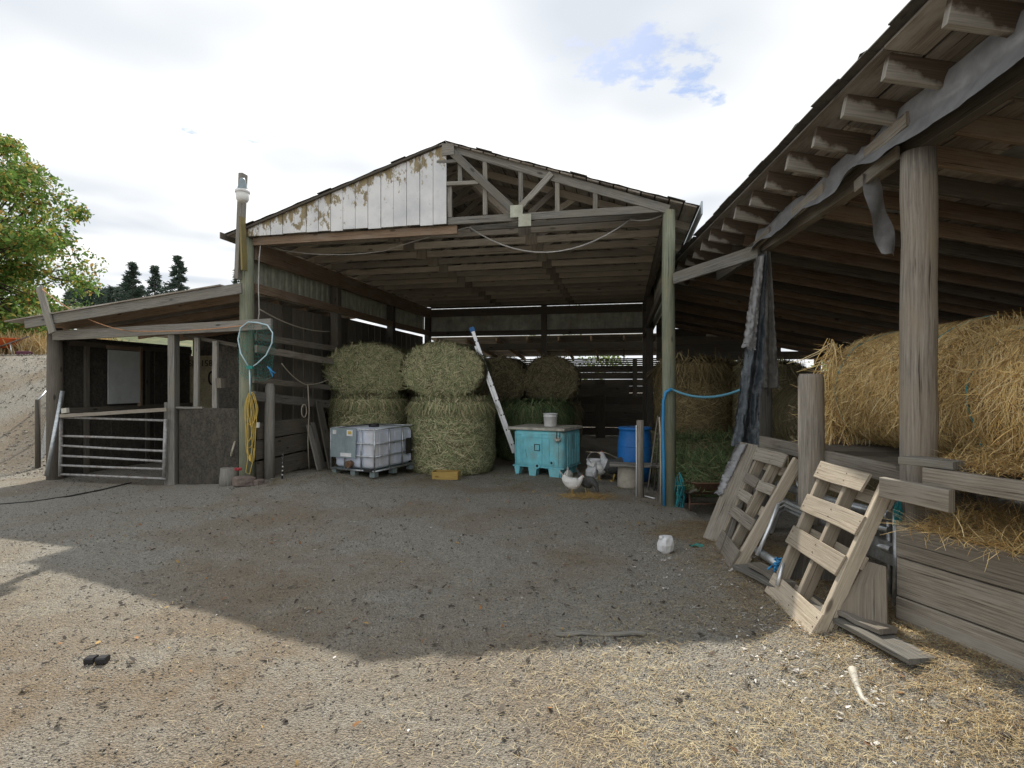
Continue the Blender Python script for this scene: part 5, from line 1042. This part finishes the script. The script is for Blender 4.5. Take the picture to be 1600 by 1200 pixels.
a = gp(1113, 846); t = P(1172, 694, 5.75); MB().beam(a, t, .035, .22, V((-1, -.6, .3)).cross(t - a), 4, .004, .006, .05).single('leaning_plank', M['plank'], a, 'broad weathered plank leaning under the hanging tarp', 'plank')
a = gp(1129, 866); t = P(1180, 722, 5.5); MB().beam(a, t, .02, .07, V((-1, -.6, .3)).cross(t - a), 3, .003, .004).single('leaning_lath', M['greydark'], a, 'thin lath leaning between the broad plank and grey pallet', 'lath')
# stack of galvanised rails and bent frames
rails = thing('metal_panel', 'dented galvanised rail panel standing behind the two pallets', 'panel', V((2.4, 4.2, gz(2.4, 4.2))))
def rr_(pts, r, m='galv', name='rail'): MB().tube(pts, r, 10).build(name, M[m], rails)
for (a, Ya), (b_, Yb), r in ((((1215, 757), 5.0), ((1392, 806), 3.62), .036), (((1228, 790), 4.9), ((1395, 860), 3.62), .03), (((1205, 775), 5.1), ((1390, 828), 3.68), .022)): rr_([P(*a, Ya), P((a[0] + b_[0]) / 2, (a[1] + b_[1]) / 2 + 3, (Ya + Yb) / 2), P(*b_, Yb)], r)
for x, y0, y1, Y in ((1246, 735, 800, 4.8), (1398, 780, 985, 3.55), (1388, 790, 975, 3.7)): rr_([P(x, y0, Y), P(x + 2, (y0 + y1) / 2, Y), P(x - 1, y1, Y)], .018, name='upright')
MB().slab(P(1340, 828, 3.9), P(1396, 850, 3.62), P(1396, 885, 3.62), P(1340, 860, 3.9), .02).build('sheet_strip', M['galv'], rails)
fr2 = thing('bent_frame', 'bent chrome tube frame wedged between the pallets', 'frame', gp(1190, 905))
loopf = [P(1183, 868, 4.55), P(1203, 822, 4.6), P(1216, 788, 4.65), P(1226, 783, 4.62), P(1262, 800, 4.35), P(1266, 808, 4.3), P(1240, 850, 4.3), P(1210, 880, 4.3)]
for k in range(3): MB().tube([p + V((.02 * k, .03 * k, -.04 * k)) for p in loopf[1:6]], .013, 8).build('tube', M['galv'], fr2)
MB().tube([loopf[0], loopf[1], loopf[2]], .016, 8).build('tube', M['alu'], fr2); MB().tube([P(1180, 858, 4.7), P(1225, 888, 4.2)], .035, 10).build('tube', M['galv'], fr2)
MB().tube([P(1214, 915, 3.95), P(1224, 880, 4.0)], .014, 8).build('tube', M['alu'], fr2)
mb = MB()
for k in range(14): a = P(1212 + random.uniform(-6, 8), 880 + random.uniform(-8, 6), 4.2); mb.tube([a, a + V((random.uniform(-.05, .05), -.03, random.uniform(-.04, .03)))], .008, 5)
mb.single('twine_bundle', M['bluehose'], P(1212, 892, 4.2), 'scrap of bright blue twine behind the pale pallet', 'twine')
mb = MB()
for k in range(20): a = P(1400 + random.uniform(-3, 8), 770 + random.uniform(0, 35), 3.5); mb.tube([a, a + V((random.uniform(-.02, .02), -.01, -.07))], .005, 4)
mb.single('twine_bundle', M['teal_rope'], P(1400, 810, 3.5), 'blue twine hanging on the end of the plank wall', 'twine')
# split plywood and small boards
a, b_ = gp(1303, 972), gp(1388, 992); a.z = b_.z = .19
MB().slab(V((a.x, a.y, a.z)), V((b_.x, b_.y, b_.z)), P(1386, 888, b_.y + .12), P(1332, 872, a.y + .15), .022).single('plywood_sheet', M['ply'], (a + b_) / 2, 'split grey plywood sheet standing beneath the metal rails', 'plywood')
a = gp(1235, 905); MB().slab(a, a + V((.30, -.22, 0)), a + V((.40, -.14, .42)), a + V((.10, .06, .42)), .02).single('board_offcut', M['greydark'], a, 'dark board offcut propped behind the bent frame', 'board')
for k, (p0, p1, w, l) in enumerate((((1160, 889), (1443, 1040), .17, 'long grey plank lying on the ground below the pallets'), ((1180, 893), (1235, 925), .12, 'short grey plank on the ground behind the pale pallet'), ((1300, 960), (1388, 1002), .13, 'curled grey board end lying in front of the plywood'))):
    a, b_ = gp(*p0), gp(*p1); up_ = V((0, 0, .03 + .035 * (k > 0))); MB().beam(a + up_, b_ + up_, w, .032, (0, 0, 1), 5, .006, .004, .04).single('ground_plank', M['plank' if k else 'grey'], a, l, 'plank', 'planks on the ground below the pallets')
# ---------------------------------------------------------------- litter in the yard
p = gp(1040, 862); jug = thing('plastic_jug', 'crumpled translucent white jug lying on the gravel', 'jug', p); stone(MB(), p + V((0, 0, .075)), .085, .07, .085, .4, 12, .14).build('body', M['whitep'], jug); MB().lathe([(.022, 0), (.022, .03), (.001, .032)], p + V((-.05, -.03, .13)), 10).build('neck', M['whitep'], jug)
a, b_ = gp(868, 992), gp(1008, 994); MB().beam(a + V((0, 0, .012)), b_ + V((0, 0, .012)), .035, .018, (0, 0, 1), 7, .007, .004).single('stick', M['grey'], a, 'flat grey stick lying on the shaded gravel', 'stick')
pr = thing('rubber_block', 'pair of small dark rubber blocks in the sunlit foreground gravel', 'blocks', gp(151, 1037)); p = pr.location.copy()
for s in (-.034, .034): MB().beam(p + V((s - .026, 0, .022)), p + V((s + .026, .004, .024)), .055, .036, (0, 0, 1), 1, 0, .007).build('block', M['black'], pr)
pts = [gp(*q_) + V((0, 0, .012)) for q_ in ((1332, 1048), (1338, 1072), (1348, 1095), (1366, 1110))]; MB().tube(pts, [.022, .018, .012, .004], 8).single('curved_horn', M['lid'], pts[0], 'pale curved horn lying in the straw at lower right', 'horn')
pts = [gp(*q_) + V((0, 0, .01)) for q_ in ((-30, 790), (0, 789), (50, 785), (110, 776), (160, 766), (205, 755))]; MB().tube(pts, .011, 6).single('black_pipe', M['black'], pts[0], 'thin black water pipe lying on the gravel at left', 'pipe')
mb = MB(); p = gp(1088, 855); mb.surf(lambda u, v: p + V((-.06 + .13 * u, -.03 + .08 * v, .012 + .015 * math.sin(u * 6 + v * 4))), 8, 6); mb.single('teal_scrap', M['net'], p, 'dark teal scrap of netting on the gravel', 'scrap')
# wheelbarrow on the bank
wc = V((-15.3, 16.6, 0)); wc.x = (10 - 800) / F * 16.6; wz = gz(wc.x, wc.y); ob = thing('wheelbarrow', 'orange wheelbarrow parked on top of the gravel bank', 'wheelbarrow', V((wc.x, wc.y, wz)))
n = 20; ring = [[V((wc.x + (r * .5) * math.copysign(abs(math.cos(6.283 * i / n)) ** .6, math.cos(6.283 * i / n)), wc.y + r * .34 * math.sin(6.283 * i / n), wz + z)) for i in range(n)] for r, z in ((.42, .24), (.85, .52))]
mb = MB(); mb.add(ring[0] + ring[1], [(i, (i + 1) % n, n + (i + 1) % n, n + i) for i in range(n)] + [tuple(range(n))[::-1]], None, True); mb.build('tray', M['orange'], ob); MB().tube(ring[1], .018, 6, closed=True).build('tray_rim', M['orange'], ob)
for s in (-.2, .2):
    MB().tube([V((wc.x + .85, wc.y + s, wz + .58)), V((wc.x, wc.y + s, wz + .28)), V((wc.x - .6, wc.y + s * .3, wz + .2))], .022, 6).build('handle', M['plank'], ob); MB().tube([V((wc.x + .3, wc.y + s, wz + .36)), V((wc.x + .36, wc.y + s, wz))], .018, 6).build('leg', M['alu'], ob)
MB().tube([V((wc.x - .62 + .18 * math.cos(a), wc.y, wz + .2 + .18 * math.sin(a))) for a in np.linspace(0, 6.283, 18)[:-1]], .04, 8, closed=True).build('wheel', M['black'], ob)
c0 = V(((37 - 800) / F * 16.2, 16.2, 0)); c0.z = gz(c0.x, c0.y); stone(MB(), c0 + V((0, 0, .06)), .24, .14, .08).single('purple_sack', plain('purple_cloth', (.10, .035, .055), .85), c0, 'dark red-purple sack lying on the bank right of the orange wheelbarrow', 'sack')
# ---------------------------------------------------------------- scattered stuff on the ground
def scatter_pts(n, x0, x1, y0, y1, dens):
    out = np.zeros((0, 2))
    while len(out) < n:
        c_ = np.stack([RNG.uniform(x0, x1, n * 2), RNG.uniform(y0, y1, n * 2)], 1); out = np.concatenate([out, c_[RNG.random(len(c_)) < dens(c_[:, 0], c_[:, 1])]])
    return out[:n]
def gzv(x, y):
    nr = ss(14, 6, np.hypot(x, y)); return ground_z(x, y) + nr * ((fbm(x * 9, y * 9, 4) - .47) * .034 + (fbm(x * 1.3, y * 1.3, 3) - .45) * .03)
def pebbles(n, x0, x1, y0, y1, r0, r1, name, label, cols, dens):
    c_ = scatter_pts(n, x0, x1, y0, y1, dens); z = gzv(c_[:, 0], c_[:, 1]); r = r0 + (r1 - r0) * RNG.random(n) ** 2.5
    base = np.array([(1, 0, 0), (-1, 0, 0), (0, 1, 0), (0, -1, 0), (0, 0, .7), (0, 0, -.7)], float); a = RNG.random(n) * 6.28; st = .7 + .6 * RNG.random((n, 1, 3))
    v = base[None] * st; ca, sa = np.cos(a)[:, None], np.sin(a)[:, None]; v = np.stack([v[..., 0] * ca - v[..., 1] * sa, v[..., 0] * sa + v[..., 1] * ca, v[..., 2]], -1) * r[:, None, None] + np.stack([c_[:, 0], c_[:, 1], z + r * .25], -1)[:, None]
    f = np.array([(0, 2, 4), (2, 1, 4), (1, 3, 4), (3, 0, 4), (2, 0, 5), (1, 2, 5), (3, 1, 5), (0, 3, 5)]); q_ = (f[None] + (np.arange(n) * 6)[:, None, None]).reshape(-1, 3)
    obj_of(raw(name, v.reshape(-1, 3), q_, [M['straw']], np.repeat(np.clip(palette(n, *cols), 0, 1), 6, 0)), name, kind='stuff', label=label, category='gravel')
STONES = ([(.13, .122, .11), (.21, .20, .18), (.30, .285, .255), (.42, .40, .36), (.07, .063, .055)], [3, 4, 3, 1, 2])
pebbles(34000, -7, 4, 1.6, 6, .002, .0085, 'gravel_stones', 'small loose stones of the near yard gravel', STONES, lambda x, y: (np.abs(x) < y * 1.0 + .3) * (.35 + .65 * (1 - (y - 1.6) / 4.4)))
pebbles(14000, -9.5, 3, 5.5, 10.5, .004, .012, 'gravel_stones', 'small loose stones of the yard gravel before the barn', STONES, lambda x, y: (np.abs(x) < y * 1.0))
pebbles(9000, -22, -8.6, 9.8, 16.5, .01, .03, 'gravel_stones', 'pale loose stones on the gravel bank at left', ([(.24, .225, .195), (.36, .34, .30), (.16, .15, .13)], [3, 3, 2]), lambda x, y: 1.0 * (x < -8.4 + .2 * (y - 9.4)))
def litter(n, label, name, dens, x0, x1, y0, y1, pal, ll, lw, cat='straw'):
    c_ = scatter_pts(n, x0, x1, y0, y1, dens); Pt = np.stack([c_[:, 0], c_[:, 1], gzv(c_[:, 0], c_[:, 1]) + .004 + .02 * RNG.random(n) ** 3], -1); a = RNG.random(n) * 6.28; T = np.stack([np.cos(a), np.sin(a), RNG.normal(0, .12, n)], -1)
    v_, q_, cc = ribbons(Pt, T, np.repeat([[0, 0, 1.0]], n, 0), ll * (.3 + RNG.random(n)), lw * (.6 + .8 * RNG.random(n)), palette(n, *pal), .3, 2); obj_of(raw(name, v_, q_, [M['straw']], np.clip(cc, 0, 1)), name, label=label, category=cat, kind='stuff')
PALESTRAW = ([(.46, .38, .22), (.56, .48, .30), (.36, .27, .14), (.24, .17, .09), (.12, .09, .06)], [4, 3, 3, 2, 1.5])
def d1(x, y): return np.clip(ss(-.5, 2.0, x + .55 * (3.4 - y)) * ss(5.0, 3.0, y) * (fbm(x * 1.5, y * 1.5, 3) * 2.2 - .4) + .0, 0, 1)
litter(26000, 'pale straw scattered over the sunlit ground at lower right', 'straw_litter', d1, -2.5, 3.4, 1.7, 5, PALESTRAW, .055, .0019)
def d2(x, y): return np.clip(np.exp(-((x - 2.25 - .06 * (3.5 - y)) / .45) ** 2) * (fbm(x * 3, y * 3, 3) * 2 - .3), 0, 1)
litter(24000, 'brown chaff and straw heaped along the foot of the pallets and plank wall', 'straw_litter', d2, .9, 3.4, 1.8, 6.5, ([(.36, .26, .12), (.46, .36, .19), (.25, .16, .08), (.14, .10, .06)], [3, 3, 3, 2]), .065, .0022)
litter(5000, 'thin straw bits over the left foreground gravel', 'straw_litter', lambda x, y: np.clip(fbm(x * 2, y * 2, 3) * 2.4 - .8, 0, 1), -5, 1, 1.8, 5.5, PALESTRAW, .04, .0018)
litter(2600, 'hay chaff trodden along the barn opening', 'straw_litter', lambda x, y: np.clip(fbm(x * 2, y * 2, 3) * 2 - .5, 0, 1), -4, 2, 8.3, 10.5, ([(.30, .24, .11), (.22, .19, .09), (.14, .11, .06)], [2, 3, 2]), .13, .007)
c_ = gp(915, 776); litter(900, 'small straw patch under the pecking hens', 'straw_litter', lambda x, y: np.exp(-((x - c_.x) / .26) ** 2 - ((y - c_.y) / .16) ** 2), c_.x - .6, c_.x + .6, c_.y - .4, c_.y + .4, ([(.50, .33, .12), (.60, .44, .20), (.36, .24, .09)], [3, 2, 2]), .12, .006)
def flakes(n, label, name, x0, x1, y0, y1, dens, cols, r0, r1, cat, curl=.3):
    c_ = scatter_pts(n, x0, x1, y0, y1, dens); z = gzv(c_[:, 0], c_[:, 1]); a = RNG.random(n) * 6.28; L = r0 + (r1 - r0) * RNG.random(n) ** 2; Pt = np.stack([c_[:, 0], c_[:, 1], z + .006 + .008 * RNG.random(n)], -1); T = np.stack([np.cos(a), np.sin(a), RNG.normal(0, .25, n)], -1)
    Nn = np.stack([RNG.normal(0, .3, n), RNG.normal(0, .3, n), np.ones(n)], -1); Nn /= np.linalg.norm(Nn, axis=1, keepdims=True)
    v_, q_, cc = ribbons(Pt, T, Nn, L, L * (.35 + .3 * RNG.random(n)), palette(n, *cols), curl, 3); obj_of(raw(name, v_, q_, [M['straw']], np.clip(cc, 0, 1)), name, label=label, category=cat, kind='stuff')
WHITEF = ([(.72, .70, .66), (.60, .58, .54), (.50, .49, .48)], [3, 2, 1])
flakes(420, 'white chicken feathers strewn along the pallets', 'feathers', .8, 2.8, 2.0, 5.4, lambda x, y: np.clip(np.exp(-((x - 1.75) / .42) ** 2) * (.25 + fbm(x * 3, y * 3, 2)), 0, 1), WHITEF, .005, .024, 'feathers', .7)
flakes(130, 'stray white feathers and chips dotted over the open yard', 'feathers', -5.5, 2, 2, 9, lambda x, y: (np.abs(x) < y) * .8, WHITEF, .006, .03, 'feathers', .6)
flakes(420, 'orange and brown fallen leaves dotted over the shaded gravel', 'fallen_leaves', -5, 2.4, 2.2, 8.5, lambda x, y: np.clip((fbm(x * .8 + 3, y * .8, 3) - .36) * 4, 0.02, 1) * (np.abs(x) < y), ([(.30, .15, .06), (.38, .25, .09), (.20, .12, .07), (.13, .09, .06)], [2, 2, 2, 2]), .015, .045, 'leaves', .6)
flakes(1200, 'dark clods and chips on the gravel', 'dark_chips', -6, 3.2, 1.7, 8, lambda x, y: (np.abs(x) < y + .2) * (.3 + .7 * (y < 4.5)), ([(.05, .042, .035), (.09, .075, .06), (.13, .10, .075)], [3, 2, 1]), .01, .05, 'chips', .6)
# clusters of soft white down
nt_ = 70; cc0 = scatter_pts(nt_, .3, 2.8, 2.0, 5.2, lambda x, y: np.clip(np.exp(-((x - 1.75) / .55) ** 2) * (.2 + fbm(x * 3, y * 3, 2)), 0, 1)); per = 7; cen = np.repeat(cc0, per, 0) + RNG.normal(0, .016, (nt_ * per, 2)); n = len(cen)
Pt = np.stack([cen[:, 0], cen[:, 1], gzv(cen[:, 0], cen[:, 1]) + .004 + .006 * RNG.random(n)], -1); T = RNG.normal(0, 1, (n, 3)); T[:, 2] *= .2; L_ = .008 + .018 * RNG.random(n) ** 2
v_, q_, cc = ribbons(Pt, T, np.repeat([[0, 0, 1.0]], n, 0), L_, L_ * (.4 + .5 * RNG.random(n)), palette(n, [(.66, .64, .60), (.55, .53, .50), (.44, .42, .39)], [2, 2, 1], .1), .9, 3); obj_of(raw('down_fluff', v_, q_, [M['straw']], np.clip(cc, 0, 1)), 'down_fluff', label='tufts of white down caught in the straw near the pallets', category='feathers', kind='stuff')
# ---------------------------------------------------------------- vegetation
def leaf_cloud(name, root, centers, radii, n, size, pal, parent=None, seedy=.5):
    """many small leaf faces spread through clumps"""
    k = RNG.integers(0, len(centers), n); d = RNG.normal(0, 1, (n, 3)); d /= np.linalg.norm(d, axis=1, keepdims=True); r = RNG.random(n) ** .55
    p = centers[k] + d * radii[k][:, None] * r[:, None] * np.array([1, 1, .8]); T = RNG.normal(0, 1, (n, 3)); T[:, 2] -= .4; Nn = RNG.normal(0, 1, (n, 3)) + np.array([0, 0, .6]); T /= np.linalg.norm(T, axis=1, keepdims=True); sd = np.cross(T, Nn); sd /= np.linalg.norm(sd, axis=1, keepdims=True); L = size * (.6 + .8 * RNG.random((n, 1)))
    v = np.stack([p, p + T * L * .5 + sd * L * .24, p + T * L, p + T * L * .5 - sd * L * .24], 1).reshape(-1, 3); q_ = np.arange(n * 4).reshape(-1, 4)
    tone = (.75 + .5 * RNG.random(len(centers)))[k][:, None]; cc = np.clip(np.repeat(palette(n, *pal) * tone, 4, 0), 0, 1); o0 = np.array(root.location)
    return obj_of(raw(name, v - o0, q_, [M['leaf']], cc), name, parent=parent or root)
def tree(label, base, H, crown_c, crown_r, nclump, nleaf, size, pal, trunk_r, name='broadleaf_tree', squash=.85, shape=None):
    base = V(base); root = thing(name, label, 'tree', base); cs = []; rs = []
    while len(cs) < nclump:
        d = RNG.normal(0, 1, 3); d /= np.linalg.norm(d); r = RNG.random() ** .4; c_ = np.array(crown_c) + d * crown_r * r * np.array([1, 1, squash]); cs.append(c_); rs.append(crown_r * RNG.uniform(.09, .19))
    cs = np.array(cs); rs = np.array(rs); mb = MB(); top = V(crown_c) + V((0, 0, crown_r * .5)); n = 8; tr = [base.lerp(top, k / n) + V((random.uniform(-.1, .1), random.uniform(-.1, .1), 0)) * (k > 0) for k in range(n + 1)]
    mb.tube(tr, [trunk_r * (1 - .8 * k / n) for k in range(n + 1)], 10).build('trunk', M['bark'], root)
    mb = MB()
    for c_ in cs:
        j = random.randint(2, n - 1); a = tr[j]; e = V(c_); m1 = a.lerp(e, .5) + V((random.uniform(-.2, .2), random.uniform(-.2, .2), -.15)); mb.tube([a, m1, e], [trunk_r * .22, trunk_r * .13, trunk_r * .04], 5, False)
    mb.build('branches', M['bark'], root); leaf_cloud('crown', root, cs, rs, nleaf, size, pal); return root
TREE = ([(.10, .20, .045), (.15, .27, .06), (.23, .33, .08), (.42, .38, .09), (.44, .28, .08), (.22, .14, .06)], [3, 4, 4, 2.2, .8, .6])
c0 = np.array([-18.9, 16.8, 6.2]); tree('large green and yellow broadleaf tree at the left edge', (-18.2, 17.2, gz(-18.2, 17.2) - .1), 9, c0, 4.75, 300, 90000, .16, TREE, .28, squash=.86)
BUSH = ([(.045, .09, .025), (.07, .13, .035), (.11, .16, .045), (.16, .17, .05)], [3, 3, 2, 1])
for k, (x, y, r, l) in enumerate((((55, 22.5, 1.5, 'dark green bush below the large tree'), (130, 24, 1.9, 'green bush behind the stall roof left end'), (8, 20, .55, 'small bright shrub behind the orange wheelbarrow')))):
    X_ = (x - 800) / F * y; b_ = V((X_, y, float(hill_z(np.array(X_), np.array(float(y)))) - .1)); root = thing('bush', l, 'bush', b_, 'bushes on the slope'); cs = np.array([np.array(b_) + np.array([RNG.normal(0, r * .5), RNG.normal(0, r * .4), abs(RNG.normal(r * .7, r * .4))]) for _ in range(14)]); leaf_cloud('crown', root, cs, np.full(14, r * .42), 4200, .13, BUSH if k < 2 else ([(.20, .30, .06), (.28, .36, .08)], [1, 1])); MB().tube([b_, b_ + V((0, 0, r * .9))], [.05, .02], 6).build('trunk', M['bark'], root)
LIME = ([(.12, .20, .05), (.20, .28, .07), (.32, .36, .10), (.09, .13, .04)], [3, 3, 2, 2])
for x, y, r, l in ((11.0, 18.0, 1.9, 'sunlit green bush behind the hay shed, right'), (9.6, 24.0, 1.9, 'sunlit green bush behind the hay shed, middle'), (14.2, 19.5, 2.0, 'green bush far right behind the hay shed'), (3.6, 26, 2.2, 'green bush showing through the slats behind the barn')):
    b_ = V((x, y, -.05)); root = thing('bush', l, 'bush', b_, 'bushes behind the sheds'); cs = np.array([np.array(b_) + np.array([RNG.normal(0, r * .5), RNG.normal(0, r * .4), abs(RNG.normal(r * .8, r * .5))]) for _ in range(18)]); leaf_cloud('crown', root, cs, np.full(18, r * .42), 5000, .15, LIME); MB().tube([b_, b_ + V((0, 0, r * .9))], [.06, .02], 6).build('trunk', M['bark'], root)
# dry grass on top of the bank
n = 2600; x_ = RNG.uniform(-16.2, -13.2, n); y_ = RNG.uniform(16.6, 18.5, n); keep = fbm(x_ * 1.6, y_ * 1.6, 3) > .40; x_, y_ = x_[keep], y_[keep]; n = len(x_)
Pt = np.stack([x_, y_, gzv(x_, y_) - .02], -1); T = np.stack([RNG.normal(0, .35, n), RNG.normal(0, .35, n), np.ones(n)], -1); v_, q_, cc = ribbons(Pt, T, np.repeat([[0, -1.0, .1]], n, 0), .45 + .45 * RNG.random(n), .02 + .012 * RNG.random(n), palette(n, [(.50, .36, .17), (.60, .47, .26), (.36, .26, .12)], [2, 2, 1]), .35, 3)
obj_of(raw('dry_grass', v_, q_, [M['straw']], np.clip(cc, 0, 1)), 'dry_grass', label='dry tan grass clump on the bank beside the wheelbarrow', category='grass', kind='stuff')
n = 16000; x_ = RNG.uniform(-40, -12, n); y_ = RNG.uniform(17.8, 34, n); Pt = np.stack([x_, y_, hill_z(x_, y_) - .02], -1); T = np.stack([RNG.normal(0, .35, n), RNG.normal(0, .35, n), np.ones(n)], -1); v_, q_, cc = ribbons(Pt, T, np.repeat([[0, -1.0, .1]], n, 0), .25 + .4 * RNG.random(n), .03 + .02 * RNG.random(n), palette(n, [(.10, .13, .04), (.20, .19, .07), (.36, .29, .13)], [3, 2, 1]), .35, 2)
obj_of(raw('hill_grass', v_, q_, [M['straw']], np.clip(cc, 0, 1)), 'hill_grass', label='rough green and tan grass on the hillside', category='grass', kind='stuff')
# conifers
NEEDLE = ([(.03, .05, .038), (.045, .07, .05), (.06, .088, .06)], [2, 3, 2])
def conifer(label, x, ytop, Yd, H, wid, n, group, size=.34):
    X_ = (x - 800) / F * Yd; ztop = EYE + (600 - ytop) / F * Yd; b_ = V((X_, Yd, ztop - H)); root = thing('conifer', label, 'tree', b_, group)
    MB().tube([b_ - V((0, 0, .5)), b_ + V((0, 0, H * .5)), b_ + V((0, 0, H))], [H * .02, H * .013, .03], 7).build('trunk', M['bark'], root)
    # whorls of drooping boughs carrying needle sprays
    nb_ = int(H * 9); pts = []; dirs = []
    for i in range(nb_):
        h = .12 + .87 * (i / nb_); R = wid * (1 - h) ** .95 * (.45 + .75 * random.random()) + .12; a = random.random() * 6.283; m_ = max(3, int(2.2 * n / nb_))
        for t in RNG.random(m_) ** .7: pts.append([X_ + math.cos(a) * R * t + RNG.normal(0, .10), Yd + math.sin(a) * R * t + RNG.normal(0, .10), b_.z + H * h - .22 * R * t * t + RNG.normal(0, .10)]); dirs.append([math.cos(a) + RNG.normal(0, .6), math.sin(a) + RNG.normal(0, .6), RNG.normal(-.1, .45)])
    p = np.array(pts); T = np.array(dirs); N_ = len(p); v_, q_, cc = ribbons(p, T, np.repeat([[.2, -.9, .4]], N_, 0), size * (.5 + RNG.random(N_)), size * .32 * (.6 + RNG.random(N_)), palette(N_, *NEEDLE), .2, 1)
    obj_of(raw('crown', v_ - np.array(b_), q_, [M['needle']], np.clip(cc, 0, 1)), 'crown', parent=root)
gc = 'conifers on the ridge behind the stall'
conifer('tall dark conifer on the ridge, leftmost of three', 207, 409, 78, 13, 4.2, 3600, gc)
conifer('sparse dark conifer in the middle of the three on the ridge', 242, 415, 80, 12, 3.2, 2000, gc)
conifer('tallest dark conifer of three above the stall roof', 279, 399, 76, 13.5, 4.4, 3900, gc)
conifer('lone conifer tip showing beside the left barn post', 370, 420, 85, 12, 1.6, 900, gc)
for k in range(22):
    x = 108 + 5.2 * k + random.uniform(-3, 3); conifer('far conifer in the dark row along the ridge', x, 450 + random.uniform(-7, 9), 105 + random.uniform(-10, 12), 8 + random.random() * 4, 2.8, 420, 'far conifers along the ridge', .55)
